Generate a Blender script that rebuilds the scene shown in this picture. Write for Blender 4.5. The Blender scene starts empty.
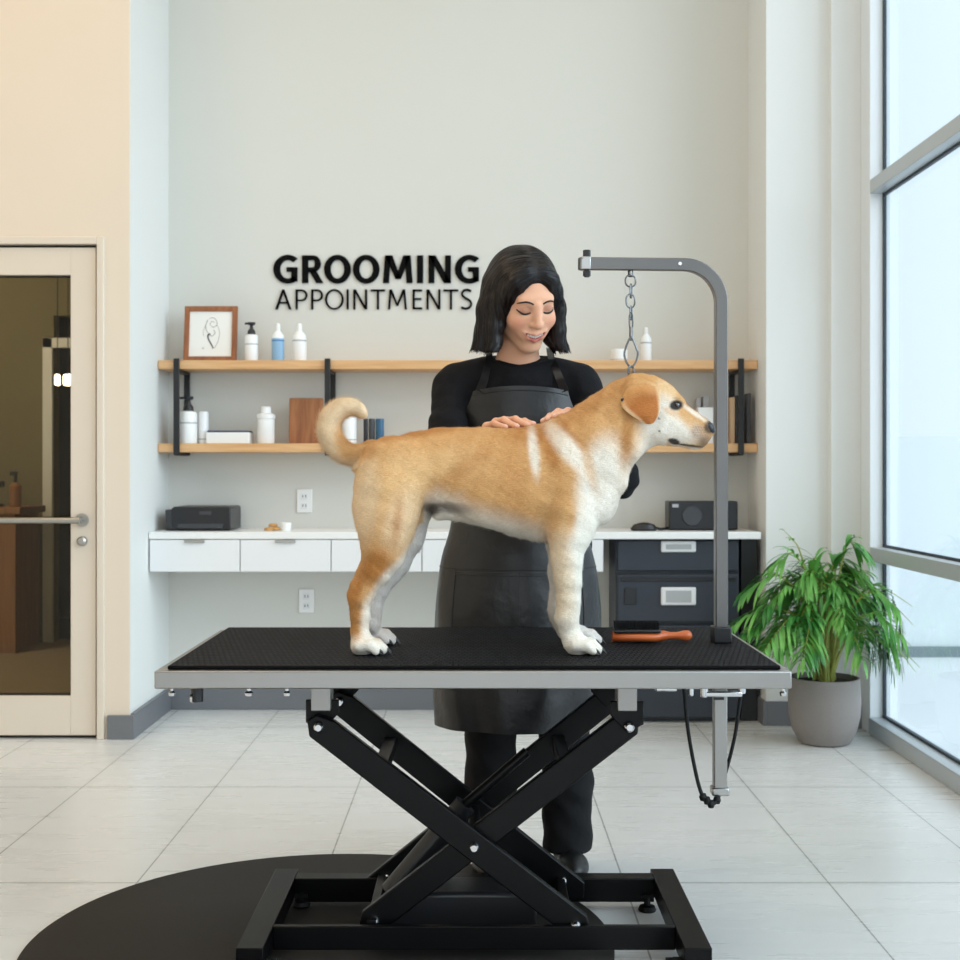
import bpy, math, random
import numpy as np
from mathutils import Vector, Matrix
random.seed(7)
PI = math.pi
SC = bpy.context.scene
COL = SC.collection

# ------------------------------------------------------------------ camera
FPX, VX, HY, CZ = 1297.0, 478.0, 468.0, 1.065
cam_data = bpy.data.cameras.new('camera')
cam = bpy.data.objects.new('camera', cam_data)
COL.objects.link(cam)
cam.location = (0, 0, CZ)
cam.rotation_euler = (PI / 2, 0, 0)
cam_data.sensor_width = 36.0
cam_data.lens = 36.0 * FPX / 960.0
cam_data.shift_x = (480 - VX) / 960.0
cam_data.shift_y = -(480 - HY) / 960.0
cam_data.clip_start = 0.05
cam_data.dof.use_dof = True
cam_data.dof.focus_distance = 2.9
cam_data.dof.aperture_fstop = 7.0
SC.camera = cam

# ------------------------------------------------------------------ world, lights, exposure
SC.view_settings.view_transform = 'Standard'
SC.view_settings.look = 'None'
SC.view_settings.gamma = 1.0
SC.view_settings.use_curve_mapping = False
SC.view_settings.exposure = 0.05
w = bpy.data.worlds.new('overcast_sky')
SC.world = w
w.use_nodes = True
bg = w.node_tree.nodes['Background']
bg.inputs[0].default_value = (0.80, 0.91, 1.0, 1)
bg.inputs[1].default_value = 1.25
sl = bpy.data.lights.new('soft_sun', 'SUN'); sl.energy = 2.6; sl.angle = math.radians(55); sl.color = (0.86, 0.94, 1.0)
so = bpy.data.objects.new('soft_sun', sl); COL.objects.link(so)
so.rotation_euler = Vector((-.80, .42, -.42)).to_track_quat('-Z', 'Y').to_euler()

def area(name, loc, rot, sx, sy, power, col):
    l = bpy.data.lights.new(name, 'AREA')
    l.shape = 'RECTANGLE'; l.size = sx; l.size_y = sy
    l.energy = power; l.color = col
    o = bpy.data.objects.new(name, l); COL.objects.link(o)
    o.location = loc; o.rotation_euler = rot
    return o
# ceiling panels of the room (warm white)
area('ceiling_panel_light', (-2.1, 3.4, 4.12), (0, 0, 0), 1.2, 1.2, 26, (1.0, 0.74, 0.48))
area('ceiling_panel_light', (0.0, 4.3, 4.12), (0, 0, 0), 2.4, 0.5, 10, (1.0, 0.90, 0.76))
area('ceiling_panel_light', (0.0, 1.2, 4.12), (0, 0, 0), 2.6, 1.2, 25, (1.0, 0.90, 0.78))
# unseen warm fill light added behind the camera, offsetting the bluish sky
area('front_fill_light', (0.2, -2.9, 1.9), (PI / 2, 0, 0), 4.2, 3.0, 20, (1.0, 0.96, 0.90))

# ------------------------------------------------------------------ colour and materials
def lin(c):
    c = c / 255.0
    return c / 12.92 if c <= 0.04045 else ((c + 0.055) / 1.055) ** 2.4
def rgb(r, g, b):
    return (lin(r), lin(g), lin(b), 1.0)
def nt(name):
    m = bpy.data.materials.new(name); m.use_nodes = True
    return m, m.node_tree.nodes, m.node_tree.links, m.node_tree.nodes['Principled BSDF']
def pbr(name, col, rough=0.5, metal=0.0, spec=0.5, bump=0.0, scale=60.0, var=0.0, stretch=None, coat=0.0, bdist=0.002):
    m, N, L, P = nt(name)
    P.inputs['Base Color'].default_value = col
    P.inputs['Roughness'].default_value = rough
    P.inputs['Metallic'].default_value = metal
    P.inputs['Specular IOR Level'].default_value = spec
    if coat: P.inputs['Coat Weight'].default_value = coat
    if bump or var:
        tc = N.new('ShaderNodeTexCoord'); mp = N.new('ShaderNodeMapping')
        L.new(tc.outputs['Object'], mp.inputs[0])
        if stretch: mp.inputs['Scale'].default_value = stretch
        nz = N.new('ShaderNodeTexNoise'); nz.inputs['Scale'].default_value = scale
        nz.inputs['Detail'].default_value = 4
        L.new(mp.outputs[0], nz.inputs['Vector'])
        if bump:
            bp = N.new('ShaderNodeBump'); bp.inputs['Strength'].default_value = bump
            bp.inputs['Distance'].default_value = bdist
            L.new(nz.outputs[0], bp.inputs['Height']); L.new(bp.outputs[0], P.inputs['Normal'])
        if var:
            rmp = N.new('ShaderNodeValToRGB')
            e = rmp.color_ramp.elements
            e[0].position, e[1].position = 0.3, 0.7
            e[0].color = (col[0] * (1 - var), col[1] * (1 - var), col[2] * (1 - var), 1)
            e[1].color = (min(1, col[0] * (1 + var)), min(1, col[1] * (1 + var)), min(1, col[2] * (1 + var)), 1)
            L.new(nz.outputs[0], rmp.inputs[0]); L.new(rmp.outputs[0], P.inputs['Base Color'])
    return m
def wood(name, c1, c2, axis='x', rough=0.45):
    m, N, L, P = nt(name)
    P.inputs['Roughness'].default_value = rough
    tc = N.new('ShaderNodeTexCoord'); mp = N.new('ShaderNodeMapping')
    s = {'x': (1.5, 22, 22), 'y': (22, 1.5, 22), 'z': (22, 22, 1.5)}[axis]
    mp.inputs['Scale'].default_value = s
    nz = N.new('ShaderNodeTexNoise'); nz.inputs['Scale'].default_value = 2.2; nz.inputs['Detail'].default_value = 6
    nz.inputs['Distortion'].default_value = 0.6
    rmp = N.new('ShaderNodeValToRGB'); e = rmp.color_ramp.elements
    e[0].position, e[1].position = 0.32, 0.68; e[0].color, e[1].color = c1, c2
    L.new(tc.outputs['Object'], mp.inputs[0]); L.new(mp.outputs[0], nz.inputs['Vector'])
    L.new(nz.outputs[0], rmp.inputs[0]); L.new(rmp.outputs[0], P.inputs['Base Color'])
    return m
def emit(name, col, s):
    m, N, L, P = nt(name)
    P.inputs['Base Color'].default_value = col
    P.inputs['Emission Color'].default_value = col; P.inputs['Emission Strength'].default_value = s
    return m
def vcol(name, rough=0.6, bump=0.0, scale=200.0, stretch=None, spec=0.3, sss=0.0, var=0.0, sheen=0.0, bdist=0.002):
    m, N, L, P = nt(name)
    a = N.new('ShaderNodeVertexColor'); a.layer_name = 'Col'
    P.inputs['Roughness'].default_value = rough
    P.inputs['Specular IOR Level'].default_value = spec
    if sheen:
        P.inputs['Sheen Weight'].default_value = sheen
    if sss:
        P.inputs['Subsurface Weight'].default_value = sss
        P.inputs['Subsurface Radius'].default_value = (1.0, 0.35, 0.2)
        P.inputs['Subsurface Scale'].default_value = 0.006
    L.new(a.outputs[0], P.inputs['Base Color'])
    if bump or var:
        tc = N.new('ShaderNodeTexCoord'); mp = N.new('ShaderNodeMapping')
        L.new(tc.outputs['Object'], mp.inputs[0])
        if stretch: mp.inputs['Scale'].default_value = stretch
        nz = N.new('ShaderNodeTexNoise'); nz.inputs['Scale'].default_value = scale; nz.inputs['Detail'].default_value = 3
        L.new(mp.outputs[0], nz.inputs['Vector'])
        if bump:
            bp = N.new('ShaderNodeBump'); bp.inputs['Strength'].default_value = bump; bp.inputs['Distance'].default_value = bdist
            L.new(nz.outputs[0], bp.inputs['Height']); L.new(bp.outputs[0], P.inputs['Normal'])
        if var:
            mr = N.new('ShaderNodeMapRange'); mr.inputs['From Min'].default_value = .3; mr.inputs['From Max'].default_value = .7
            mr.inputs['To Min'].default_value = 1 - var; mr.inputs['To Max'].default_value = 1 + var * .6
            L.new(nz.outputs[0], mr.inputs['Value'])
            vm = N.new('ShaderNodeVectorMath'); vm.operation = 'SCALE'
            L.new(a.outputs[0], vm.inputs[0]); L.new(mr.outputs[0], vm.inputs['Scale']); L.new(vm.outputs[0], P.inputs['Base Color'])
    return m

M = {}
M['wall'] = pbr('wall_paint', rgb(214, 213, 206), 0.75, bump=.05, scale=120)
M['wall_white'] = pbr('white_wall_paint', rgb(228, 229, 226), 0.7, bump=.05, scale=120)
M['wall_warm'] = pbr('lamp_tinted_wall', rgb(226, 212, 194), 0.75, bump=.05, scale=120)  # warm glow of the room lamp is put into this wall colour
M['ceiling'] = pbr('ceiling_paint', rgb(232, 230, 224), 0.85, bump=.03)
M['base'] = pbr('grey_baseboard', rgb(112, 114, 118), 0.45, bump=.05)
M['door'] = pbr('door_paint', rgb(222, 210, 194), 0.42, bump=.03)
M['door_gap'] = pbr('door_seal_and_gap', rgb(40, 34, 28), 0.6, bump=.03)
M['steel'] = pbr('brushed_steel', rgb(176, 176, 174), 0.28, 1.0, bump=.08, scale=30, stretch=(4, 60, 60))
M['arm_steel'] = pbr('arm_steel', rgb(116, 114, 112), 0.30, 1.0, bump=.05, scale=30)
M['alu'] = pbr('table_aluminium', rgb(160, 158, 155), 0.36, 0.85, bump=.06, scale=20, stretch=(2, 60, 60))
M['frame'] = pbr('window_aluminium', rgb(188, 194, 198), 0.4, 0.3, bump=.03)
M['frame_white'] = pbr('window_frame_white', rgb(228, 232, 234), 0.45, bump=.03)
M['gasket'] = pbr('window_gasket', rgb(38, 50, 60), 0.5, bump=.03)
M['black_metal'] = pbr('black_powder_coat', rgb(6, 6, 7), 0.36, 0.0, spec=.2, bump=.12, scale=400, bdist=.0004)
M['bracket'] = pbr('black_bracket_steel', rgb(22, 22, 23), 0.5, bump=.05)
M['rubber'] = pbr('black_rubber', rgb(12, 12, 13), 0.6, spec=.3, bump=.1, scale=300)
M['round_mat'] = pbr('round_mat_rubber', rgb(38, 35, 33), 0.62, spec=.2, bump=.15, scale=500, bdist=.0005)
M['plastic_black'] = pbr('black_plastic', rgb(26, 27, 30), 0.35, bump=.04, scale=200)
M['plastic_grey'] = pbr('dark_grey_plastic', rgb(58, 60, 64), 0.4, bump=.04)
M['navy'] = pbr('charcoal_cabinet', rgb(44, 50, 60), 0.42, bump=.05)
M['white'] = pbr('white_gloss', rgb(238, 238, 236), 0.3, bump=.02)
M['white_plastic'] = pbr('white_plastic', rgb(240, 240, 238), 0.35, bump=.02)
M['drawer'] = pbr('drawer_white', rgb(232, 233, 234), 0.38, bump=.02)
M['grey_label'] = pbr('grey_print', rgb(176, 178, 180), 0.5, bump=.02)
M['blue_label'] = pbr('blue_plastic', rgb(142, 182, 214), 0.35, bump=.02)
M['blue_dark'] = pbr('blue_print', rgb(70, 128, 178), 0.4, bump=.02)
M['teal'] = pbr('teal_blue', rgb(44, 92, 124), 0.4, bump=.02)
M['navy_lid'] = pbr('navy_lid', rgb(40, 52, 92), 0.45, bump=.02)
M['shelf'] = wood('oak_shelf', rgb(206, 156, 104), rgb(228, 184, 134), 'x')
M['board'] = wood('brown_board', rgb(136, 82, 46), rgb(170, 112, 70), 'z')
M['frame_wood'] = wood('picture_wood', rgb(134, 78, 42), rgb(162, 100, 60), 'z')
M['brush_wood'] = wood('brush_wood', rgb(184, 84, 38), rgb(212, 112, 60), 'x', 0.25)
M['paper'] = pbr('paper', rgb(240, 237, 230), 0.8, bump=.02)
M['ink'] = pbr('ink', rgb(52, 50, 50), 0.7, bump=.02)
M['sign'] = pbr('sign_black', rgb(3, 3, 3), 0.6, spec=.1, bump=.02)
M['pot'] = pbr('pot_stoneware', rgb(136, 130, 126), 0.75, bump=.25, scale=260, var=.06, bdist=.0008)
M['soil'] = pbr('soil', rgb(48, 36, 27), 0.95, bump=1.0, scale=90, var=.4, bdist=.01)
M['leather'] = pbr('apron_leather', rgb(21, 20, 21), 0.36, spec=.5, bump=.35, scale=9, bdist=.02)
M['seam'] = pbr('apron_stitching', rgb(24, 23, 24), 0.6, bump=.05)
M['sweater'] = pbr('black_knit', rgb(17, 17, 20), 0.85, spec=.2, bump=.5, scale=14, bdist=.02)
M['trousers'] = pbr('black_trousers', rgb(18, 18, 20), 0.8, spec=.25, bump=.5, scale=10, bdist=.02)
M['shoe'] = pbr('black_shoe', rgb(18, 18, 19), 0.4, bump=.1)
M['silver'] = pbr('silver', rgb(210, 210, 212), 0.15, 1.0, bump=.01)
M['chain'] = pbr('chain_steel', rgb(120, 122, 124), 0.22, 1.0, bump=.02)
M['teeth'] = pbr('teeth_white', rgb(240, 234, 226), 0.25, bump=.02)
M['cookie'] = pbr('biscuit', rgb(200, 150, 88), 0.8, bump=.5, scale=150, var=.2)
M['tan_box'] = pbr('tan_card', rgb(200, 170, 138), 0.7, bump=.03)
M['lit'] = emit('lamp_glow', (1.0, 0.93, 0.8, 1), 9.0)
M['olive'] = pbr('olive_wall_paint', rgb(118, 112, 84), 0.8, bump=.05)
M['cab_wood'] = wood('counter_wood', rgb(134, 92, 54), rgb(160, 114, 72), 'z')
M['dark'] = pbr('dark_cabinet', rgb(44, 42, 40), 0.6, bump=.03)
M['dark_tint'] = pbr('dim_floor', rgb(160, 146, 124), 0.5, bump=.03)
M['concrete'] = pbr('pale_paving', rgb(226, 228, 228), 0.7, bump=.05)
M['render_white'] = pbr('pale_facade', rgb(228, 232, 234), 0.8, bump=.05)
M['reflected_base_grey'] = pbr('reflected_base_grey', rgb(128, 138, 144), 0.7, bump=.05)

def glass(name, tint, refl=1.0):
    m = bpy.data.materials.new(name); m.use_nodes = True
    N, L = m.node_tree.nodes, m.node_tree.links
    N.clear()
    out = N.new('ShaderNodeOutputMaterial'); mix = N.new('ShaderNodeMixShader')
    tr = N.new('ShaderNodeBsdfTransparent'); tr.inputs[0].default_value = tint
    gl = N.new('ShaderNodeBsdfGlossy'); gl.inputs['Roughness'].default_value = 0.02
    fr = N.new('ShaderNodeFresnel'); fr.inputs[0].default_value = 1.45
    mu = N.new('ShaderNodeMath'); mu.operation = 'MULTIPLY'; mu.inputs[1].default_value = refl
    L.new(fr.outputs[0], mu.inputs[0]); L.new(mu.outputs[0], mix.inputs[0])
    L.new(tr.outputs[0], mix.inputs[1]); L.new(gl.outputs[0], mix.inputs[2]); L.new(mix.outputs[0], out.inputs[0])
    return m
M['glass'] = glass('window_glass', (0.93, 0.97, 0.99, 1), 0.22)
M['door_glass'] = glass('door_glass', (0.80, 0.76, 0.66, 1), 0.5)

def floor_material():
    m, N, L, P = nt('large_floor_tiles')
    tc = N.new('ShaderNodeTexCoord'); sep = N.new('ShaderNodeSeparateXYZ')
    L.new(tc.outputs['Object'], sep.inputs[0])
    def math_(op, a, b=None):
        n = N.new('ShaderNodeMath'); n.operation = op
        for i, v in enumerate((a, b)):
            if v is None: continue
            if isinstance(v, (int, float)): n.inputs[i].default_value = v
            else: L.new(v, n.inputs[i])
        return n.outputs[0]
    acc = None
    for out, vals in ((0, (-3.1, -2.65, -2.2, -1.75, -1.32, -0.876, -0.402, 0.375, 0.90, 1.35)), (1, (-.67, .33, 1.33, 2.33, 3.33, 4.33, 5.33, 6.33, 7.33))):
        for v in vals:
            d = math_('LESS_THAN', math_('ABSOLUTE', math_('SUBTRACT', sep.outputs[out], v)), 0.0022 if out == 0 else 0.003)
            acc = d if acc is None else math_('MAXIMUM', acc, d)
    mp = N.new('ShaderNodeMapping'); mp.inputs['Scale'].default_value = (1.0, 7.0, 1)
    L.new(tc.outputs['Object'], mp.inputs[0])
    nz = N.new('ShaderNodeTexNoise'); nz.inputs['Scale'].default_value = 2.0; nz.inputs['Detail'].default_value = 6
    L.new(mp.outputs[0], nz.inputs['Vector'])
    r = N.new('ShaderNodeValToRGB'); e = r.color_ramp.elements
    e[0].position, e[1].position = .3, .72
    e[0].color, e[1].color = rgb(217, 217, 215), rgb(222, 222, 220)
    L.new(nz.outputs[0], r.inputs[0])
    mx = N.new('ShaderNodeMix'); mx.data_type = 'RGBA'
    L.new(acc, mx.inputs[0]); L.new(r.outputs[0], mx.inputs[6]); mx.inputs[7].default_value = rgb(150, 150, 147)
    L.new(mx.outputs[2], P.inputs['Base Color'])
    rr = N.new('ShaderNodeMapRange'); rr.inputs['To Min'].default_value = .22; rr.inputs['To Max'].default_value = .34
    L.new(nz.outputs[0], rr.inputs['Value']); L.new(rr.outputs[0], P.inputs['Roughness'])
    return m
M['floor'] = floor_material()

def mat_rubber():
    m, N, L, P = nt('ribbed_rubber_mat')
    P.inputs['Roughness'].default_value = 0.7; P.inputs['Specular IOR Level'].default_value = .12
    tc = N.new('ShaderNodeTexCoord'); mp = N.new('ShaderNodeMapping')
    mp.inputs['Scale'].default_value = (88, 44, 1); L.new(tc.outputs['Object'], mp.inputs[0])
    br = N.new('ShaderNodeTexBrick'); br.inputs['Scale'].default_value = 1.0
    br.inputs['Mortar Size'].default_value = .22; br.inputs['Mortar Smooth'].default_value = .6
    br.inputs['Brick Width'].default_value = 1.0; br.inputs['Row Height'].default_value = 1.0
    br.inputs['Color1'].default_value = rgb(42, 42, 46); br.inputs['Color2'].default_value = rgb(30, 31, 34); br.inputs['Mortar'].default_value = rgb(5, 5, 6)
    L.new(mp.outputs[0], br.inputs['Vector']); L.new(br.outputs['Color'], P.inputs['Base Color'])
    bp = N.new('ShaderNodeBump'); bp.invert = True; bp.inputs['Strength'].default_value = .8; bp.inputs['Distance'].default_value = .003
    L.new(br.outputs['Fac'], bp.inputs['Height']); L.new(bp.outputs[0], P.inputs['Normal'])
    return m
M['mat'] = mat_rubber()

def leaf_mat():
    m, N, L, P = nt('palm_leaf')
    tc = N.new('ShaderNodeTexCoord'); nz = N.new('ShaderNodeTexNoise'); nz.inputs['Scale'].default_value = 9
    L.new(tc.outputs['Object'], nz.inputs['Vector'])
    r = N.new('ShaderNodeValToRGB'); e = r.color_ramp.elements
    e[0].position, e[1].position = .35, .68
    e[0].color, e[1].color = rgb(48, 122, 46), rgb(122, 186, 88)
    L.new(nz.outputs[0], r.inputs[0]); L.new(r.outputs[0], P.inputs['Base Color'])
    P.inputs['Roughness'].default_value = .4
    P.inputs['Transmission Weight'].default_value = 0.0
    P.inputs['Subsurface Weight'].default_value = 0.0
    return m
M['leaf'] = leaf_mat()
M['stem'] = pbr('palm_stem', rgb(150, 158, 74), 0.5, bump=.1, var=.25, scale=25)

# ------------------------------------------------------------------ helpers
def world_loc(o):
    v = Vector((0, 0, 0))
    while o is not None:
        v += o.location; o = o.parent
    return v
def tag(o, label=None, cat=None, group=None, kind=None):
    if label: o['label'] = label
    if cat: o['category'] = cat
    if group: o['group'] = group
    if kind: o['kind'] = kind
    return o
def thing(name, loc, label, cat, group=None):
    o = bpy.data.objects.new(name, None); COL.objects.link(o)
    o.location = loc; o.empty_display_size = .05
    return tag(o, label, cat, group)
def raw_mesh(name, V, F, mat, parent=None, smooth=True, sharp=None, origin=None, colors=None):
    """V (n,3) world coordinates; F either an (m,4) array of quads or a list of faces"""
    V = np.asarray(V, dtype=np.float64)
    org = Vector(origin) if origin is not None else Vector((0, 0, 0))
    pl = world_loc(parent) if parent is not None else Vector((0, 0, 0))
    if origin is None: org = pl.copy() if parent is not None else Vector((float(V[:, 0].mean()), float(V[:, 1].mean()), float(V[:, 2].min())))
    V = V - np.array(org)
    me = bpy.data.meshes.new(name)
    if isinstance(F, np.ndarray):
        n = F.shape[1]
        me.vertices.add(len(V)); me.vertices.foreach_set('co', V.astype(np.float32).ravel())
        me.loops.add(F.size); me.loops.foreach_set('vertex_index', F.astype(np.int32).ravel())
        me.polygons.add(len(F)); me.polygons.foreach_set('loop_start', np.arange(0, F.size, n, dtype=np.int32))
        me.update(calc_edges=True)
    else:
        me.from_pydata(V.tolist(), [], F); me.update()
    if smooth:
        me.polygons.foreach_set('use_smooth', np.ones(len(me.polygons), dtype=bool))
        if sharp: me.set_sharp_from_angle(angle=math.radians(sharp))
    if colors is not None:
        ca = me.color_attributes.new('Col', 'FLOAT_COLOR', 'POINT')
        c4 = np.ones((len(V), 4), dtype=np.float32); c4[:, :3] = colors
        ca.data.foreach_set('color', c4.ravel())
    if mat is not None: me.materials.append(mat)
    o = bpy.data.objects.new(name, me); COL.objects.link(o)
    if parent is not None: o.parent = parent
    o.location = org - pl
    return o
def frame_from(t, up=(0, 0, 1)):
    t = Vector(t).normalized(); up = Vector(up)
    if abs(t.dot(up)) > .98: up = Vector((0, 1, 0))
    x = t.cross(up).normalized(); y = x.cross(t).normalized()
    return x, y
def smooth_path(P, n=6):
    P = [Vector(p) for p in P]; out = []
    for i in range(len(P) - 1):
        a, b, c, d = P[max(i - 1, 0)], P[i], P[i + 1], P[min(i + 2, len(P) - 1)]
        for k in range(n):
            t = k / n
            out.append(.5 * ((2 * b) + (c - a) * t + (2 * a - 5 * b + 4 * c - d) * t * t + (3 * b - a - 3 * c + d) * t ** 3))
    out.append(P[-1]); return out
class MB:
    def __init__(s): s.v = []; s.f = []
    def box(s, lo, hi, rot=None, piv=None):
        x0, y0, z0 = lo; x1, y1, z1 = hi
        P = [(x0, y0, z0), (x1, y0, z0), (x1, y1, z0), (x0, y1, z0), (x0, y0, z1), (x1, y0, z1), (x1, y1, z1), (x0, y1, z1)]
        if rot is not None:
            c = Vector(piv) if piv is not None else Vector(((x0 + x1) / 2, (y0 + y1) / 2, (z0 + z1) / 2))
            P = [tuple(rot @ (Vector(p) - c) + c) for p in P]
        b = len(s.v); s.v += P
        s.f += [tuple(b + i for i in f) for f in ((0, 3, 2, 1), (4, 5, 6, 7), (0, 1, 5, 4), (1, 2, 6, 5), (2, 3, 7, 6), (3, 0, 4, 7))]
        return s
    def beam(s, p, q, w, h, up=(0, 0, 1)):
        """rectangular bar from p to q; w across, h along up"""
        p, q = Vector(p), Vector(q); x, y = frame_from(q - p, up)
        b = len(s.v)
        for c in (p, q):
            for i, j in ((-1, -1), (1, -1), (1, 1), (-1, 1)):
                s.v.append(tuple(c + x * (i * w / 2) + y * (j * h / 2)))
        s.f += [tuple(b + i for i in f) for f in ((0, 1, 2, 3), (7, 6, 5, 4), (0, 4, 5, 1), (1, 5, 6, 2), (2, 6, 7, 3), (3, 7, 4, 0))]
        return s
    def sweep(s, path, prof, closed=False, caps=True, scale=None, up=(0, 0, 1)):
        path = [Vector(p) for p in path]; n = len(path); m = len(prof)
        T = []
        for i in range(n):
            a = path[(i - 1) % n] if closed else path[max(i - 1, 0)]
            c = path[(i + 1) % n] if closed else path[min(i + 1, n - 1)]
            T.append((c - a).normalized())
        x, y = frame_from(T[0], up); b = len(s.v)
        for i in range(n):
            t = T[i]; x = (x - t * x.dot(t)).normalized(); y = x.cross(t).normalized()
            k = scale[i] if scale is not None else 1.0
            for u, v_ in prof: s.v.append(tuple(path[i] + x * (u * k) + y * (v_ * k)))
        for i in range(n if closed else n - 1):
            j = (i + 1) % n
            for k in range(m):
                l = (k + 1) % m
                s.f.append((b + i * m + k, b + j * m + k, b + j * m + l, b + i * m + l))
        if caps and not closed:
            s.f.append(tuple(b + k for k in range(m))); s.f.append(tuple(b + (n - 1) * m + k for k in reversed(range(m))))
        return s
    def tube(s, path, r, n=10, closed=False, scale=None):
        return s.sweep(path, [(r * math.cos(2 * PI * k / n), r * math.sin(2 * PI * k / n)) for k in range(n)], closed, True, scale)
    def cyl(s, p, q, r, n=24, r2=None):
        return s.sweep([p, q], [(r * math.cos(2 * PI * k / n), r * math.sin(2 * PI * k / n)) for k in range(n)], scale=[1, (r2 / r if r2 is not None else 1)])
    def lathe(s, prof, c=(0, 0, 0), n=32, axis='z'):
        """prof: list of (r, z)"""
        b = len(s.v); m = len(prof)
        for k in range(n):
            a = 2 * PI * k / n
            for r, z in prof:
                r = max(r, 1e-5)
                p = (r * math.cos(a), r * math.sin(a), z)
                if axis == 'y': p = (p[0], -p[2], p[1])
                if axis == 'x': p = (p[2], p[0], p[1])
                s.v.append((c[0] + p[0], c[1] + p[1], c[2] + p[2]))
        for k in range(n):
            l = (k + 1) % n
            for i in range(m - 1):
                s.f.append((b + k * m + i, b + l * m + i, b + l * m + i + 1, b + k * m + i + 1))
        return s
    def prism(s, poly, y0, y1):
        """poly in (x,z), extruded along y"""
        b = len(s.v); n = len(poly)
        s.v += [(x, y0, z) for x, z in poly] + [(x, y1, z) for x, z in poly]
        s.f.append(tuple(b + k for k in range(n))); s.f.append(tuple(b + n + k for k in reversed(range(n))))
        for k in range(n):
            l = (k + 1) % n
            s.f.append((b + k, b + n + k, b + n + l, b + l))
        return s
    def build(s, name, mat, parent=None, bevel=0.0, seg=2, smooth=True, sharp=35, kind=None, origin=None, label=None):
        o = raw_mesh(name, s.v, s.f, mat, parent, smooth, sharp, origin)
        import bmesh
        bm = bmesh.new(); bm.from_mesh(o.data); bmesh.ops.recalc_face_normals(bm, faces=bm.faces); bm.to_mesh(o.data); bm.free()
        if smooth and sharp: o.data.set_sharp_from_angle(angle=math.radians(sharp))
        if bevel:
            md = o.modifiers.new('bevel', 'BEVEL'); md.width = bevel; md.segments = seg; md.limit_method = 'ANGLE'; md.angle_limit = math.radians(40)
            md.harden_normals = False
        if kind: o['kind'] = kind
        if label: o['label'] = label
        return o
def px(x, y, d):
    """a point of the photograph at distance d"""
    return ((x - VX) * d / FPX, d, CZ - (y - HY) * d / FPX)

# ------------------------------------------------------------------ the setting
def struct(mb, name, mat, bevel=0.0, parent=None, origin=None):
    return mb.build(name, mat, parent, bevel, kind='structure', origin=origin)
CH = 4.2
struct(MB().box((-3.6, -3.0, -.1), (1.7, 5.95, 0)), 'floor', M['floor'], origin=(0, 0, 0))
struct(MB().box((-3.6, -3.0, CH), (1.9, 5.95, CH + .1)), 'ceiling', M['ceiling'])
struct(MB().box((-1.45, 5.73, 0), (1.30, 5.85, CH)), 'wall_back', M['wall'])
struct(MB().box((-1.47, 5.22, 0), (-1.37, 5.85, CH)), 'wall_alcove_left', M['wall_white'])
struct(MB().box((1.193, 5.37, 0), (1.449, 5.85, CH)), 'wall_alcove_right', M['wall_white'])
struct(MB().box((1.449, 5.32, 0), (1.57, 5.85, CH)).box((1.57, 5.32, 0), (1.72, 5.5, CH)), 'wall_right', M['wall_white'])
struct(MB().box((-3.7, -3.0, 0), (-3.6, 5.22, CH)), 'wall_left', M['wall_warm'])
# the wall with the door: two pieces of one wall
DX0, DX1, DZ = -2.46, -1.467, 1.973
struct(MB().box((-3.6, 5.10, 0), (DX0, 5.22, CH)).box((DX1, 5.10, 0), (-1.37, 5.22, CH)).box((DX0, 5.10, DZ), (DX1, 5.22, CH)), 'wall_front_left', M['wall_warm'])
# lining that makes the corner of the alcove white
struct(MB().box((-1.3705, 5.102, 0), (-1.3665, 5.73, CH)), 'trim_1', M['wall_white'])
# behind the photographer: low wall and lintel of the glazed shopfront
struct(MB().box((-3.7, -3.1, 3.5), (1.9, -3.0, CH)).box((-3.7, -3.1, 0), (-2.2, -3.0, 3.5)), 'wall_front', M['wall'])
# baseboards
struct(MB().box((-1.366, 5.712, 0), (1.193, 5.73, .10)), 'baseboard_back', M['base'], .002)
struct(MB().box((-1.3665, 5.10, 0), (-1.350, 5.712, .10)), 'baseboard_left', M['base'], .002)
struct(MB().box((-1.455, 5.084, 0), (-1.350, 5.10, .094)), 'baseboard_front_left', M['base'], .002)
struct(MB().box((1.177, 5.354, 0), (1.193, 5.712, .10)).box((1.193, 5.354, 0), (1.449, 5.37, .10)).box((1.433, 5.304, 0), (1.449, 5.354, .10)).box((1.449, 5.304, 0), (1.57, 5.32, .10)), 'baseboard_right', M['base'], .002)
# door
struct(MB().box((DX0, 5.07, 0), (DX0 + .03, 5.22, DZ)).box((DX1 - .028, 5.082, 0), (DX1, 5.22, DZ)).box((DX0 + .03, 5.082, DZ - .03), (DX1 - .028, 5.22, DZ)), 'trim_2', M['door'], .003)
struct(MB().box((DX1 - .036, 5.12, 0), (DX1 - .028, 5.15, DZ - .03)).box((DX0 + .03, 5.12, DZ - .038), (DX1 - .028, 5.15, DZ - .03)), 'trim_3', M['door_gap'])
dl = DX0 + .034; dr = -1.503; gx0, gx1, gz0, gz1 = -2.33, -1.602, .168, 1.824
door = struct(MB().box((dl, 5.10, .014), (gx0, 5.145, 1.932)).box((gx1, 5.10, .014), (dr, 5.145, 1.932)).box((gx0, 5.10, .014), (gx1, 5.145, gz0)).box((gx0, 5.10, gz1), (gx1, 5.145, 1.932)), 'door_1', M['door'], .002)
struct(MB().box((gx0, 5.118, gz0), (gx0 + .006, 5.14, gz1)).box((gx1 - .006, 5.118, gz0), (gx1, 5.14, gz1)).box((gx0, 5.118, gz0), (gx1, 5.14, gz0 + .006)).box((gx0, 5.118, gz1 - .006), (gx1, 5.14, gz1)), 'glazing_bead', M['door_gap'], parent=door)
struct(MB().box((gx0, 5.122, gz0), (gx1, 5.128, gz1)), 'glass_pane', M['door_glass'], parent=door)
hz = .861
mb = MB().cyl((-2.38, 5.045, hz), (-1.548, 5.045, hz), .0125, 20)
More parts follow.
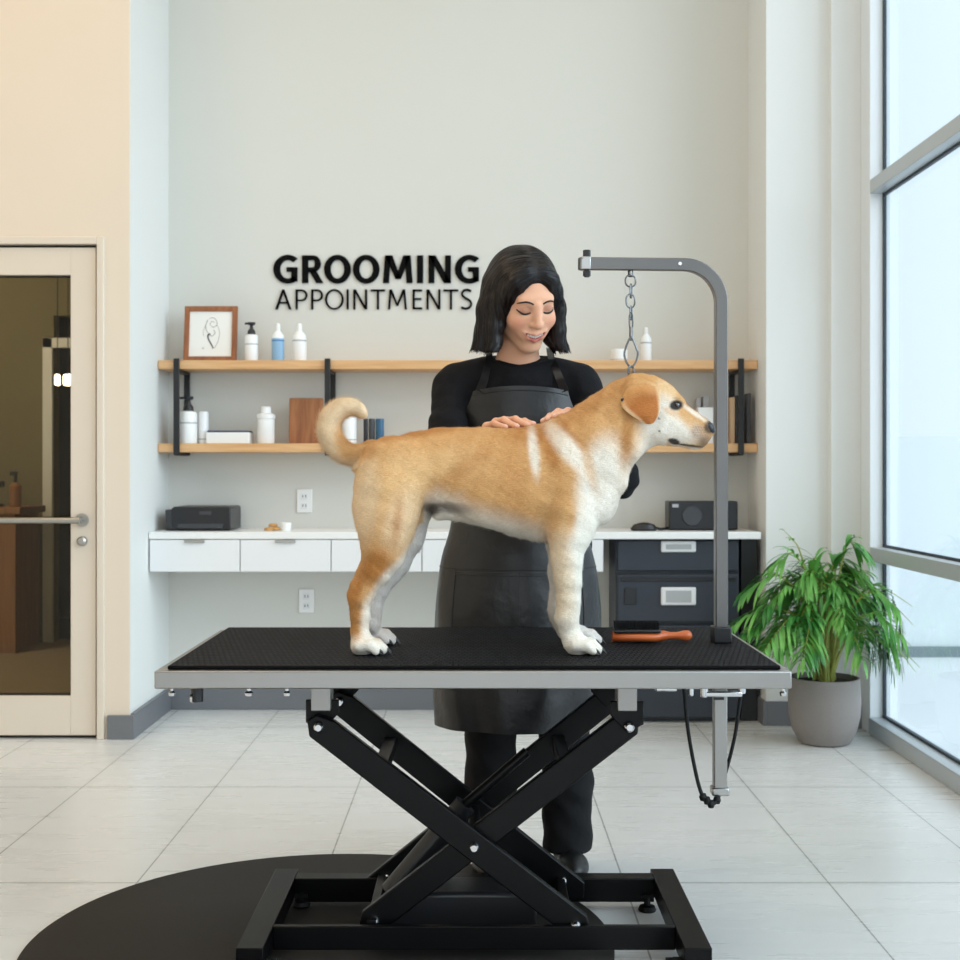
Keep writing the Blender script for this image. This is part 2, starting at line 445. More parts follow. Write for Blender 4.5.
mb.cyl((-1.555, 5.045, hz), (-1.555, 5.1, hz), .009, 16).lathe([(0, 0), (.024, 0), (.026, .004), (.026, .012), (0, .012)], (-1.555, 5.1, hz), 28, 'y')
mb.cyl((-2.37, 5.045, hz), (-2.37, 5.1, hz), .009, 16)
mb.build('door_handle', M['steel'], door, kind='structure')
MB().lathe([(0, .022), (.012, .022), (.018, .016), (.020, 0), (0, 0)], (-1.555, 5.1, .778), 28, 'y').build('door_lock', M['steel'], door, kind='structure')
# the dim room seen through the door
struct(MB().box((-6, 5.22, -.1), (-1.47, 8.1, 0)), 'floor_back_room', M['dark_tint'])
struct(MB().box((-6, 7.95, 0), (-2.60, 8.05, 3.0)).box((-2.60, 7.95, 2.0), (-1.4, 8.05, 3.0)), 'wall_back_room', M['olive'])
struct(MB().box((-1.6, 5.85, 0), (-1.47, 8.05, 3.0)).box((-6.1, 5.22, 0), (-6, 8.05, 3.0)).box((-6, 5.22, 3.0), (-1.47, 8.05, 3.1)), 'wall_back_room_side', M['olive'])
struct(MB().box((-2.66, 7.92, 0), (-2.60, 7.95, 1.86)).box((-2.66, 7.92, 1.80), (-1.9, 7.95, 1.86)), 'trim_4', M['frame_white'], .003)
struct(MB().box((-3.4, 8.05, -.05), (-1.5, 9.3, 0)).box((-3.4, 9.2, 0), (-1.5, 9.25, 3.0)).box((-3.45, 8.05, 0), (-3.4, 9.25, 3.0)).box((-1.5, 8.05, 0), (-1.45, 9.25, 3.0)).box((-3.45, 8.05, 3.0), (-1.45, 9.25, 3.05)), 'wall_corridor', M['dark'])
struct(MB().box((DX0 + .03, 5.13, 0), (DX1 - .028, 5.2, .014)), 'dark_gap_strip', M['door_gap'])  # dark strip imitates the shaded gap under the door and stops light leaking
# the counter in the back room
ct = thing('wooden_counter', (-3.0, 7.6, 0), 'brown wooden counter with open dark shelves in the dim room behind the glass door', 'counter')
MB().box((-4.2, 7.42, .80), (-2.62, 7.86, .84)).build('counter_top', M['cab_wood'], ct, .004)
MB().box((-2.78, 7.46, 0), (-2.66, 7.86, .80)).build('end_panel', M['cab_wood'], ct, .003)
MB().box((-4.2, 7.48, .38), (-2.78, 7.84, .41)).build('shelf', M['cab_wood'], ct, .003)
MB().box((-4.2, 7.84, 0), (-2.78, 7.86, .80)).build('back_panel', M['dark'], ct)
for i, (xx, hh, lab) in enumerate(((-2.83, .15, 'black blurred tool nearest the bottle on the dim counter behind the door'), (-2.93, .20, 'tall black tool left on the dim counter behind the door'))):
    mb = MB().tube([(xx, 7.62, .84), (xx - .01, 7.62, .84 + hh * .6), (xx + .02, 7.62, .84 + hh)], .012, 8)
    mb.lathe([(0, 0), (.045, 0), (.05, .008), (.02, .02), (0, .02)], (xx, 7.62, .84), 20)
    mb.box((xx - .03, 7.6, .84 + hh * .75), (xx + .045, 7.64, .84 + hh))
    tag(mb.build('grooming_tool', M['plastic_black'], None, .004), lab, 'tool')
o = thing('pump_bottle', (-2.71, 7.60, .84), 'brown bottle with black pump on the dim counter behind the door', 'bottle')
MB().lathe([(0, 0), (.032, 0), (.034, .01), (.034, .12), (.018, .14), (0, .14)], (-2.71, 7.60, .84), 24).build('body', M['cab_wood'], o)
MB().cyl((-2.71, 7.60, .98), (-2.71, 7.60, 1.03), .010, 12).box((-2.74, 7.59, 1.02), (-2.70, 7.61, 1.045)).build('pump', M['plastic_black'], o)
for i, (xx, lab) in enumerate(((57.5, 'small glowing lamp seen through the door glass, farther from the door stile'), (68, 'larger glowing lamp seen through the door glass, next to the door stile'))):
    p = px(xx, 380, 7.5); ww = (.014, .025)[i]
    o = thing('wall_lamp', p, lab, 'lamp', 'glowing lamps in the dim room')
    MB().box((p[0] - ww, p[1] - .02, p[2] - .033), (p[0] + ww, p[1] + .02, p[2] + .033)).build('lamp_shade', M['lit'], o, .012, 4)
    MB().cyl((p[0], p[1], p[2] + .033), (p[0], p[1], 3.0), .003, 8).build('cord', M['plastic_black'], o)

# the window wall
WX = 1.57; WY0, WY1 = 5.32, -3.0
fr = MB()
for yy in (5.20, 3.30, 1.40, -.5, -2.4):
    e = .12 if yy == 5.20 else .07
    fr.box((WX, yy, 0), (WX + .085, yy + e, CH))
win = struct(fr, 'window_1', M['frame_white'], .003)
struct(MB().box((WX - .005, WY1, 0), (WX + .09, 5.20, .065)).box((WX, WY1, CH - .1), (WX + .085, 5.20, CH)), 'sill', M['frame'], .004, parent=win)
for z0 in (2.165, .692):
    struct(MB().box((WX + .002, WY1, z0), (WX + .083, 5.21, z0 + .056)), 'transom', M['frame'], .003, parent=win)
g = MB()
ys = (5.20, 3.37, 3.30, 1.47, 1.40, -.43, -.5, -2.33)
for a, b in ((5.20, 3.37), (3.30, 1.47), (1.40, -.43), (-.5, -2.33)):
    for z0, z1 in ((.065, .692), (.748, 2.165), (2.221, CH - .1)):
        g.box((WX + .052, b, z0), (WX + .064, b + .012, z1)).box((WX + .052, a - .012, z0), (WX + .064, a, z1)).box((WX + .052, b, z0), (WX + .064, a, z0 + .010)).box((WX + .052, b, z1 - .010), (WX + .064, a, z1))
struct(g, 'gasket', M['gasket'], parent=win)
g = MB()
for a, b in ((5.20, 3.37), (3.30, 1.47), (1.40, -.43), (-.5, -2.33)):
    for z0, z1 in ((.065, .692), (.748, 2.165), (2.221, CH - .1)):
        g.box((WX + .055, b, z0), (WX + .061, a, z1))
struct(g, 'glass_pane', M['glass'], parent=win)
# outside
struct(MB().box((1.7, -14, -.14), (40, 40, -.04)), 'ground_outside', M['concrete'])
struct(MB().box((2.35, 7.6, -.1), (9, 7.9, 1.25)), 'wall_outside', M['render_white'])
struct(MB().box((2.35, 7.57, -.1), (9, 7.6, .02)), 'reflected_band', M['reflected_base_grey'])  # grey strip stands in for the room baseboard reflected in the window glass

lp = bpy.data.lights.new('back_room_fill_light', 'POINT'); lp.energy = 75; lp.color = (1.0, .86, .66); lp.shadow_soft_size = .15  # unseen point light added to brighten the room behind the door
lo = bpy.data.objects.new('back_room_fill_light', lp); COL.objects.link(lo); lo.location = (-3.6, 6.3, 2.6)

# ------------------------------------------------------------------ wall lettering
sign = thing('wall_sign', px(376, 300, 5.722), 'black wall lettering reading GROOMING APPOINTMENTS above the shelves', 'sign')
SD = 5.722
def sp(p):   # from reading coordinates to the wall plane
    x, y, z = px(260 + p[0] / 4.174, 240 + p[1] / 4.174, SD); return (x, z)
def arc(cx, cy, rx, ry, tx, ty, a0, a1, n=26):
    out = []
    for i in range(n):
        q = []
        for a, s in ((a0 + (a1 - a0) * i / n, 0), (a0 + (a1 - a0) * i / n, 1), (a0 + (a1 - a0) * (i + 1) / n, 1), (a0 + (a1 - a0) * (i + 1) / n, 0)):
            a = math.radians(a)
            q.append((cx + (rx - tx * s) * math.cos(a), cy + (ry - ty * s) * math.sin(a)))
        out.append(q)
    return out
def rect(x0, y0, x1, y1): return [[(x0, y0), (x1, y0), (x1, y1), (x0, y1)]]
def ribbon(pts, wd):
    P = smooth_path([(a, b, 0) for a, b in pts], 5); out = []
    for i in range(len(P) - 1):
        def nrm(k):
            t = (P[min(k + 1, len(P) - 1)] - P[max(k - 1, 0)]).normalized(); return Vector((-t.y, t.x, 0)) * wd / 2
        a, b = nrm(i), nrm(i + 1)
        out.append([tuple((P[i] - a)[:2]), tuple((P[i] + a)[:2]), tuple((P[i + 1] + b)[:2]), tuple((P[i + 1] - b)[:2])])
    return out
T, B = 64, 179
def boldG(o): return arc(o + 62, 121.5, 61, 60, 29, 21, 48, 312) + rect(o + 76, 113, o + 102, 172) + rect(o + 56, 113, o + 80, 132)
L1 = [boldG(54),
      rect(175, T, 201, B) + rect(200, T, 224, T + 19) + rect(200, 114, 222, 133) + arc(222, 98.5, 32, 34.5, 26, 19, -90, 90, 16) + [[(204, 128), (232, 124), (264, B), (234, B)]],
      arc(323, 121.5, 56, 60, 28, 21, 0, 360, 40), arc(443, 121.5, 56, 60, 28, 21, 0, 360, 40),
      [[(521, T), (545, T), (538, B), (513, B)], [(521, T), (553, T), (588, 162), (565, 162)], [(598, T), (629, T), (588, 162), (565, 162)], [(605, T), (629, T), (637, B), (611, B)]],
      rect(655, T, 681, B),
      rect(703, T, 728, B) + rect(772, T, 797, B) + [[(703, T), (733, T), (797, B), (767, B)]],
      boldG(812)]
t, b = 206, 289; s = 9
def lP(x): return rect(x, t, x + s, b) + rect(x, t, x + 26, t + 7) + rect(x, 248, x + 24, 255) + arc(x + 25, 230.5, 25, 24.5, 9, 7, -90, 90, 14)
def lN(x): return rect(x, t, x + 9, b) + rect(x + 49, t, x + 58, b) + [[(x, t), (x + 11, t), (x + 58, b), (x + 47, b)]]
def lT(x, w_): return rect(x, t, x + w_, t + 8) + rect(x + w_ / 2 - 4.5, t, x + w_ / 2 + 4.5, b)
L2 = [[[(92, t), (101, t), (74, b), (63, b)], [(92, t), (101, t), (131, b), (120, b)]] + rect(78, 258, 117, 265),
      lP(148), lP(213), arc(310, 247.5, 39, 43, 9, 7, 0, 360, 40), rect(361, t, 370, b), lN(389), lT(462, 60),
      [[(540, t), (549, t), (543, b), (534, b)], [(540, t), (551, t), (577, 274), (569, 274)], [(595, t), (606, t), (577, 274), (569, 274)], [(597, t), (606, t), (613, b), (604, b)]],
      rect(637, t, 646, b) + rect(637, t, 676, t + 8) + rect(637, 242, 673, 249) + rect(637, b - 8, 677, b),
      lN(695), lT(766, 62),
      ribbon([(881, 213), (868, 208), (853, 210), (844, 219), (845, 231), (856, 241), (870, 249), (880, 259), (880, 273), (871, 283), (856, 286), (840, 281)], 9)]
for L_ in L1 + L2:
    mb = MB()
    for q in L_: mb.prism([sp(p) for p in q], SD, 5.73)
    mb.build('letter', M['sign'], sign, smooth=False)

# ------------------------------------------------------------------ shelves
def shelf(z, lab):
    o = MB().box((-1.364, 5.53, z - .038), (1.192, 5.728, z)).build('wall_shelf', M['shelf'], None, .002)
    tag(o, lab, 'shelf', 'oak shelves on the back wall')
ZS1, ZS2 = 1.525, 1.170
shelf(ZS1, 'long light oak shelf, upper of the two on the back wall')
shelf(ZS2, 'long light oak shelf, lower of the two on the back wall')
for xc, lab in ((176.5, 'black steel shelf bracket at the end nearest the door'), (327.5, 'black steel shelf bracket above the curled dog tail'), (741, 'black steel shelf bracket behind the grooming arm pole')):
    x = (xc - VX) * 5.52 / FPX
    o = thing('shelf_bracket', (x, 5.6, ZS2 - .05), lab, 'shelf bracket')
    MB().box((x - .012, 5.512, ZS2 - .048), (x + .012, 5.528, ZS1 + .006)).build('front_upright', M['bracket'], o, .002)
    MB().box((x - .012, 5.712, ZS2 - .05), (x + .012, 5.7285, ZS1 - .04)).build('rear_upright', M['bracket'], o, .002)
    MB().box((x - .012, 5.528, ZS1 - .052), (x + .012, 5.712, ZS1 - .0395)).build('crossbar', M['bracket'], o, .002)
    MB().box((x - .012, 5.528, ZS2 - .052), (x + .012, 5.712, ZS2 - .0395)).build('crossbar', M['bracket'], o, .002)

YB = 5.60   # depth of things on the shelves
KX = YB / FPX
def sx(p): return (p - VX) * KX
# picture
o = thing('framed_picture', (sx(209), 5.62, ZS1), 'wooden framed ink drawing leaning on the wall at the upper shelf end', 'picture')
tilt = Matrix.Rotation(math.radians(-8), 3, 'X')
def lean(mb):
    c = Vector((0, 5.60, ZS1))
    mb.v = [tuple(tilt @ (Vector(p) - c) + c) for p in mb.v]; return mb
x0, x1, H = sx(183), sx(236), .245
z0 = ZS1 + .001
fw = .022
lean(MB().box((x0, 5.60, z0), (x0 + fw, 5.618, z0 + H)).box((x1 - fw, 5.60, z0), (x1, 5.618, z0 + H)).box((x0 + fw, 5.60, z0), (x1 - fw, 5.618, z0 + fw)).box((x0 + fw, 5.60, z0 + H - fw), (x1 - fw, 5.618, z0 + H))).build('picture_frame', M['frame_wood'], o, .0015)
lean(MB().box((x0 + fw, 5.608, z0 + fw), (x1 - fw, 5.612, z0 + H - fw))).build('paper_sheet', M['paper'], o)
cxm = (x0 + x1) / 2; czm = z0 + H / 2
mb = MB()
def dr_(pts, r):
    P = [(cxm + a * .001, 5.6075, czm + b_ * .001) for a, b_ in pts]
    mb.tube(smooth_path(P, 6), r, 6)
dr_([(-14, 62), (-22, 40), (-20, 20), (-10, 5), (0, -2)], .0009); dr_([(-8, 68), (8, 72), (22, 62), (26, 42), (14, 30), (2, 34), (-4, 46), (4, 56), (14, 52)], .0008)
dr_([(26, 40), (38, 10), (34, -30), (20, -58), (8, -66)], .0006); dr_([(-24, 36), (-34, 8), (-28, -10)], .0006)
dr_([(-2, 0), (-12, -6), (-8, -24), (4, -46), (12, -62)], .0028); dr_([(-10, -8), (8, -8), (18, 4), (12, 20)], .001); dr_([(-36, -60), (-30, -66), (-26, -58)], .0006)
lean(mb).build('ink_drawing', M['ink'], o)

def bottle(name, xp, wpx, hpx, zb, lab, kind, mat=None, ydep=YB, cat='bottle', grp=None):
    x = (xp - VX) * ydep / FPX; r = wpx * ydep / FPX / 2; h = hpx * ydep / FPX
    o = thing(name, (x, ydep, zb), lab, cat, grp)
    mat = mat or M['white_plastic']
    if kind == 'pump':
        MB().lathe([(0, 0), (r * .94, 0), (r, .005), (r, h * .62), (r * .9, h * .67), (r * .45, h * .70), (0, h * .70)], (x, ydep, zb), 32).build('body', mat, o)
        MB().lathe([(0, h * .70), (r * .62, h * .70), (r * .58, h * .78), (r * .3, h * .84), (r * .22, h * .92), (r * .55, h * .94), (r * .6, h), (0, h)], (x, ydep, zb), 24).box((x - r * 1.0, ydep - .006, zb + h * .945), (x, ydep + .006, zb + h * .995)).build('pump', M['plastic_black'], o, label='black pump')
        MB().lathe([(r * 1.005, h * .42), (r * 1.008, h * .42), (r * 1.008, h * .45), (r * 1.005, h * .45)], (x, ydep, zb), 32).build('band', M['grey_label'], o)
    elif kind == 'nozzle':
        MB().lathe([(0, 0), (r * .94, 0), (r, .005), (r, h * .60), (0, h * .60)], (x, ydep, zb), 32).build('body', mat, o)
        MB().lathe([(r, h * .52), (r * 1.01, h * .52), (r * 1.01, h * .56), (r, h * .56)], (x, ydep, zb), 32).build('band', M['blue_dark'] if mat is M['blue_label'] else M['grey_label'], o)
        MB().lathe([(0, h * .60), (r * .98, h * .60), (r * .92, h * .68), (r * .5, h * .78), (r * .36, h * .80), (r * .34, h * .97), (r * .2, h), (0, h)], (x, ydep, zb), 24).build('cap', M['white_plastic'], o)
    elif kind == 'jar':
        MB().lathe([(0, 0), (r * .85, 0), (r * .92, .006), (r * .92, h * .66), (r, h * .68), (r, h * .78), (r * .6, h * .82), (0, h * .82)], (x, ydep, zb), 32).build('body', mat, o)
        MB().lathe([(0, h * .82), (r * .55, h * .82), (r * .55, h * .98), (r * .45, h), (0, h)], (x, ydep, zb), 24).build('cap', M['white_plastic'], o)
    elif kind == 'tube':
        MB().lathe([(0, 0), (r, 0), (r, h * .94), (r * .9, h), (0, h)], (x, ydep, zb), 28).build('body', mat, o)
        MB().lathe([(r, h * .12), (r * 1.03, h * .12), (r * 1.03, h * .16), (r, h * .16)], (x, ydep, zb), 28).build('band', M['grey_label'], o)
    return o
bottle('pump_bottle', 251.5, 13, 39, ZS1, 'white bottle with black pump beside the framed picture', 'pump')
bottle('squeeze_bottle', 278, 12.5, 38, ZS1, 'light blue bottle with white nozzle on the upper shelf', 'nozzle', M['blue_label'])
bottle('squeeze_bottle', 299.5, 14, 38, ZS1, 'white nozzle bottle beside the light blue bottle', 'nozzle')
bottle('squeeze_bottle', 646, 11, 34, ZS1, 'pale white bottle behind the hanging chain on the upper shelf', 'nozzle')
bottle('small_jar', 619, 17, 12, ZS1, 'small low white jar on the upper shelf left of the chain', 'tube', cat='jar')
bottle('pump_bottle', 188.5, 17, 47, ZS2, 'large white bottle with black pump on the lower shelf', 'pump', ydep=5.57)
bottle('lotion_tube', 203.5, 10, 32, ZS2, 'narrow pale grey tube beside the large pump bottle', 'tube', M['drawer'], cat='tube')
bottle('wide_bottle', 266, 18.5, 37, ZS2, 'white wide bottle with round cap beside the wooden board', 'jar')
# box with navy lid
x0, x1 = sx(208), sx(251)
o = thing('storage_box', ((x0 + x1) / 2, 5.60, ZS2), 'low white box with a dark blue book on the lower shelf', 'box')
o['label'] = 'low white box with dark blue top on the lower shelf'
MB().box((x0, 5.56, ZS2), (x1, 5.67, ZS2 + .048)).build('body', M['white'], o, .002)
MB().box((x0 + .004, 5.565, ZS2 + .048), (x1 - .004, 5.665, ZS2 + .056)).build('lid', M['navy_lid'], o, .002)
tb = MB().box((sx(288), 5.62, ZS2), (sx(322), 5.638, ZS2 + .2), Matrix.Rotation(math.radians(-5), 3, 'X'), (0, 5.62, ZS2 + .001))
tag(tb.build('cutting_board', M['board'], None, .003), 'brown wooden board leaning upright on the lower shelf', 'board')
# things seen through the curled tail and beside it
o = bottle('round_jar', 349, 15, 28, ZS2, 'white jar seen through the curl of the dog tail', 'tube', cat='jar')
for a, b_, mt, hh, lab in ((363.5, 368, 'plastic_black', 25, 'black canister beside the curled tail'), (368.6, 375, 'plastic_grey', 25, 'dark grey canister between the black and blue ones'), (375.6, 384, 'teal', 25, 'blue canister on the lower shelf behind the dog back')):
    h = hh * KX
    r = (b_ - a) * KX / 2; xm = sx((a + b_) / 2)
    tag(MB().lathe([(0, 0), (r * .95, 0), (r, .003), (r, h - .004), (r * .9, h), (0, h)], (xm, YB, ZS2), 24).build('canister', M[mt], None), lab, 'canister', 'slim canisters behind the tail')
# right end of lower shelf: boxes and binders
for a, b_, hh, mt, lab, dy in ((697, 712, 36, 'white', 'white box on the lower shelf behind the dog nose', .0), (698.5, 703, 46, 'grey_label', 'tall grey folder behind the white box at the dog nose', .08),
                           (705, 711, 48, 'grey_label', 'taller pale folder between the dog nose and the pole', .08), (729, 733.5, 46, 'tan_box', 'tan folder right behind the pole on the lower shelf', .0), (734.2, 738, 48, 'plastic_grey', 'dark grey binder beside the tan folder', .0), (745.5, 749.5, 50, 'plastic_grey', 'dark grey binder at the far right end of the lower shelf', .0)):
    tag(MB().box((sx(a), 5.57 + dy, ZS2), (sx(b_), 5.63 + dy, ZS2 + hh * KX)).build('folder' if mt != 'white' else 'storage_box', M[mt], None, .002), lab, 'folder' if mt != 'white' else 'box')

# ------------------------------------------------------------------ long desk with drawers
ZC = .800; YC = 5.37
tag(MB().box((-1.364, YC, ZC - .030), (1.172, 5.729, ZC)).build('worktop', M['white'], None, .003), 'long white worktop along the back wall', 'worktop')
dk = thing('drawer_unit', (-.4, 5.55, .633), 'white wall mounted drawer row with slim metal pulls under the worktop', 'drawer unit')
MB().box((-1.362, YC + .02, .633), (.52, 5.729, ZC - .030)).build('body', M['drawer'], dk, .002)
for i in range(5):
    a = -1.362 + i * .3765
    d = MB().box((a + .002, YC + .002, .636), (a + .3745, YC + .020, ZC - .033)).build('drawer', M['drawer'], dk, .0015)
    xm = a + .188
    MB().box((xm - .042, YC - .006, ZC - .045), (xm + .042, YC + .0015, ZC - .033)).build('pull', M['steel'], d, .001)
# black printer
x0, x1 = -1.292, -1.042
o = thing('printer', (-1.15, 5.55, ZC), 'black desktop printer on the worktop near the alcove wall', 'printer')
MB().prism([(x0, ZC + .004), (x1, ZC + .004), (x1, ZC + .098), (x1 - .012, ZC + .102), (x0 + .012, ZC + .102), (x0, ZC + .092)], 5.46, 5.70).build('body', M['plastic_black'], o, .004)
MB().box((x1 - .13, 5.455, ZC + .068), (x1 - .08, 5.4605, ZC + .082)).build('display', M['plastic_grey'], o, .001)
MB().box((x0 + .03, 5.452, ZC + .012), (x1 - .03, 5.4605, ZC + .03)).build('paper_tray', M['plastic_grey'], o, .001)
MB().box((x0 - .034, 5.50, ZC), (x0 - .004, 5.66, ZC + .088)).build('speaker_box', M['plastic_grey'], None, .003)
tag(bpy.data.objects['speaker_box'], 'narrow dark box squeezed between printer and alcove wall', 'box')
# biscuits and cup
tag(MB().lathe([(0, .0), (.02, 0), (.0235, .034), (.021, .034), (.018, .004), (0, .004)], ((286 - VX) * 5.5 / FPX, 5.5, ZC), 28).build('small_cup', M['white_plastic'], None), 'small white cup beside the biscuits on the worktop', 'cup')
for k, (xp, zz, lab) in enumerate(((269, 0, 'round biscuit lying on the worktop farther from the small cup'), (276, .002, 'round biscuit lying next to the small white cup'), (272.5, .0155, 'topmost round biscuit resting on the two others'))):
    xq = (xp - VX) * 5.5 / FPX
    tag(MB().lathe([(0, 0), (.017, 0), (.020, .004), (.018, .010), (.010, .0135), (0, .014)], (xq, 5.5 + .012 * (k - 1), ZC + zz), 20).build('biscuit', M['cookie'], None), lab, 'biscuit', 'biscuits beside the cup')
# radio and mouse
x0, x1 = (669 - VX) * 5.5 / FPX, (738 - VX) * 5.5 / FPX
o = thing('radio', ((x0 + x1) / 2, 5.55, ZC), 'black radio with a round speaker on the worktop behind the pole', 'radio')
MB().box((x0, 5.50, ZC + .002), (x1, 5.62, ZC + .124)).build('body', M['plastic_black'], o, .006, 3)
MB().lathe([(0, .004), (.030, .006), (.040, .006), (.044, .0), (0, .0)], (x0 + .098, 5.50, ZC + .062), 32, 'y').build('speaker_cone', M['plastic_grey'], o)
MB().box((x0 + .014, 5.496, ZC + .098), (x0 + .040, 5.5005, ZC + .112)).build('badge', M['grey_label'], o)
xm, = ((644 - VX) * 5.48 / FPX,)
mb = MB().lathe([(0, 0), (.03, 0), (.034, .008), (.026, .026), (.012, .034), (0, .036)], (0, 0, 0), 28)
mb.v = [(xm + p[0] * 1.7, 5.48 + p[1], ZC + p[2]) for p in mb.v]
tag(mb.build('computer_mouse', M['plastic_black'], None), 'black domed mouse on the worktop beside the radio', 'mouse')
mb = MB().tube(smooth_path([(xm + .05, 5.48, ZC + .012), (xm + .075, 5.50, ZC + .006), (x0 + .01, 5.54, ZC + .01)], 5), .006, 8)
tag(mb.build('black_cable', M['plastic_black'], None), 'short black cable between mouse and radio', 'cable')

# ------------------------------------------------------------------ charcoal drawer cabinet
xa, xb = (616 - VX) * 5.42 / FPX, (740 - VX) * 5.42 / FPX
cb = thing('drawer_cabinet', ((xa + xb) / 2, 5.55, 0), 'charcoal drawer cabinet with white label holders under the worktop', 'cabinet')
MB().box((xa, 5.44, .03), (xb, 5.71, ZC - .032)).build('body', M['navy'], cb, .004)
def cy(p, d=5.42): return CZ - (p - HY) * d / FPX
for t_, b_ in ((540, 571), (574, 622), (625, 672), (675, 718)):
    d = MB().box((xa + .006, 5.418, cy(b_) + .001), (xb - .006, 5.44, cy(t_) - .002)).build('drawer', M['navy'], cb, .004)
    lt = {540: 541, 574: 587, 625: 637, 675: 686}[t_]; lb = lt + (11 if t_ == 540 else 18)
    xl, xr = (661 - VX) * 5.41 / FPX, (696 - VX) * 5.41 / FPX
    if t_ == 675: continue
    h_ = MB().box((xl, 5.406, cy(lb)), (xr, 5.418, cy(lt))).build('label_holder', M['drawer'], d, .006, 3, label='white label holder')
    MB().box((xl + .02, 5.4045, cy(lb) + .012), (xr - .02, 5.4062, cy(lt) - .014)).build('paper_label', M['grey_label'], h_)
    if t_ != 540: MB().box((xa + .035, 5.410, cy(t_ + 30)), (xa + .085, 5.4185, cy(t_ + 14))).build('latch', M['plastic_black'], d, .002)
    if t_ == 574: MB().box((xa + .02, 5.412, cy(581)), (xb - .02, 5.4185, cy(577))).build('rail', M['plastic_black'], d, .001)
MB().box((xa + .02, 5.46, 0), (xb - .02, 5.70, .03)).build('plinth', M['plastic_black'], cb)
tag(MB().box((xb + .012, 5.46, 0), (1.176, 5.70, ZC - .034)).build('shaded_gap_block', M['plastic_black'], None, .003), 'black block imitating the shaded gap between drawer cabinet and right alcove wall', 'cabinet')  # black block paints in the shade beside the drawer cabinet

# ------------------------------------------------------------------ wall outlets
for (xc, yc, lab) in ((304.5, 501, 'white wall outlet above the worktop'), (306.5, 601, 'white wall outlet below the drawer row')):
    p = px(xc, yc, 5.725)
    o = thing('wall_outlet', (p[0], 5.73, p[2] - .05), lab, 'outlet', 'wall outlets on the back wall')
    MB().box((p[0] - .034, 5.722, p[2] - .052), (p[0] + .034, 5.7295, p[2] + .052)).build('faceplate', M['white_plastic'], o, .003)
    for dz in (-.021, .021):
        k = MB().box((p[0] - .015, 5.7195, p[2] + dz - .014), (p[0] + .015, 5.7222, p[2] + dz + .014)).build('socket', M['drawer'], o, .004)
        MB().box((p[0] - .008, 5.7185, p[2] + dz - .005), (p[0] - .005, 5.7197, p[2] + dz + .006)).box((p[0] + .005, 5.7185, p[2] + dz - .005), (p[0] + .008, 5.7197, p[2] + dz + .006)).build('slot', M['plastic_grey'], k)

# ------------------------------------------------------------------ round floor mat
tag(MB().lathe([(0, 0), (.652, 0), (.652, .006), (.646, .010), (0, .010)], (-.35, 2.9, 0.0005), 128).build('floor_mat', M['round_mat'], None), 'round black rubber mat on the floor under the grooming table', 'mat')

# ------------------------------------------------------------------ grooming table
TX0, TX1, TY0, TY1, TZ = -.6345, .615, 2.54, 3.19, .667
gt = thing('grooming_table', (-.01, 2.92, 0), 'scissor lift grooming table with silver edge and black ribbed top', 'table')
fr = MB()
fr.box((TX0, TY0, TZ - .035), (TX1, TY0 + .03, TZ)).box((TX0, TY1 - .03, TZ - .035), (TX1, TY1, TZ))
fr.box((TX0, TY0 + .03, TZ - .035), (TX0 + .03, TY1 - .03, TZ)).box((TX1 - .03, TY0 + .03, TZ - .035), (TX1, TY1 - .03, TZ))
fr.build('edge_frame', M['alu'], gt, .003)
MB().box((TX0 + .03, TY0 + .03, TZ - .024), (TX1 - .03, TY1 - .03, TZ - .002)).build('board', M['plastic_grey'], gt)
MB().box((TX0 + .022, TY0 + .016, TZ + .0002), (TX1 - .018, TY1 - .012, TZ + .008)).build('rubber_mat', M['mat'], gt, .003, 3, label='black ribbed rubber mat')
ZM = TZ + .008
XC = -.0085
YF, YR = 2.813, 3.11        # planes of the two scissors
zt, zc_, zb = .506, .247, .078
for yy, front in ((YF, 1), (YR, 0)):
    for sgn in (-1, 1):
        y = yy + (.0 if sgn < 0 else .024)
        top = Vector((XC + sgn * (.335 if front else .322), y, zt)); c = Vector((XC, y, zc_)); dv = (c - top); bot = c + dv * ((zc_ - zb) / (zt - zc_))
        u = dv.normalized()
        n_ = Vector((u.z, 0, -u.x))
        if n_.z < 0: n_ = -n_
        w2 = .030
        e = top - u * .012
        pts = [top - u * .02 + n_ * w2 * .55 , top + u * .02 + n_ * w2, bot + u * (.01 if front else .045) + n_ * w2, bot + u * (.045 if front else .066) + n_ * 0, bot + u * (.02 if front else .04) - n_ * w2, top - u * .004 - n_ * w2, top - u * .028 - n_ * .006]
        hh = .011
        mb = MB().prism([(p.x, p.z) for p in pts], y - hh, y + hh)
        mb.build('scissor_arm', M['black_metal'], gt, .003)
        for p in (top, bot):
            MB().lathe([(0, .016), (.007, .016), (.011, .011), (.0125, .0), (0, 0)], (p.x, y - hh, p.z), 20, 'y').build('bolt', M['silver'], gt)
    MB().lathe([(0, .016), (.007, .016), (.011, .011), (.0125, .0), (0, 0)], (XC, yy - .011, zc_), 20, 'y').build('bolt', M['silver'], gt)
    if front: MB().lathe([(0, .016), (.007, .016), (.011, .011), (.0125, .0), (0, 0)], (XC + .335, yy - .008, zt), 20, 'y').build('bolt', M['silver'], gt)
    # brackets below the top
    for sgn in (-1, 1):
        xx = XC + sgn * (.331 if front else .315)
        MB().box((xx - .021, yy - .014, .540), (xx + .021, yy + .045, TZ - .025)).build('top_bracket', M['alu'] if front else M['black_metal'], gt, .002)
        s2 = -sgn
        MB().prism([(xx - .036 + (.0), .560), (xx + .036, .560), (xx + .036, .510 if s2 < 0 else .53), (xx + (.0 if s2 < 0 else .0), .492), (xx - .036, .510 if s2 > 0 else .53)], yy + .014 if sgn < 0 else yy - .008, yy + .022 if sgn < 0 else yy + .004).build('hinge_plate', M['black_metal'], gt, .002)
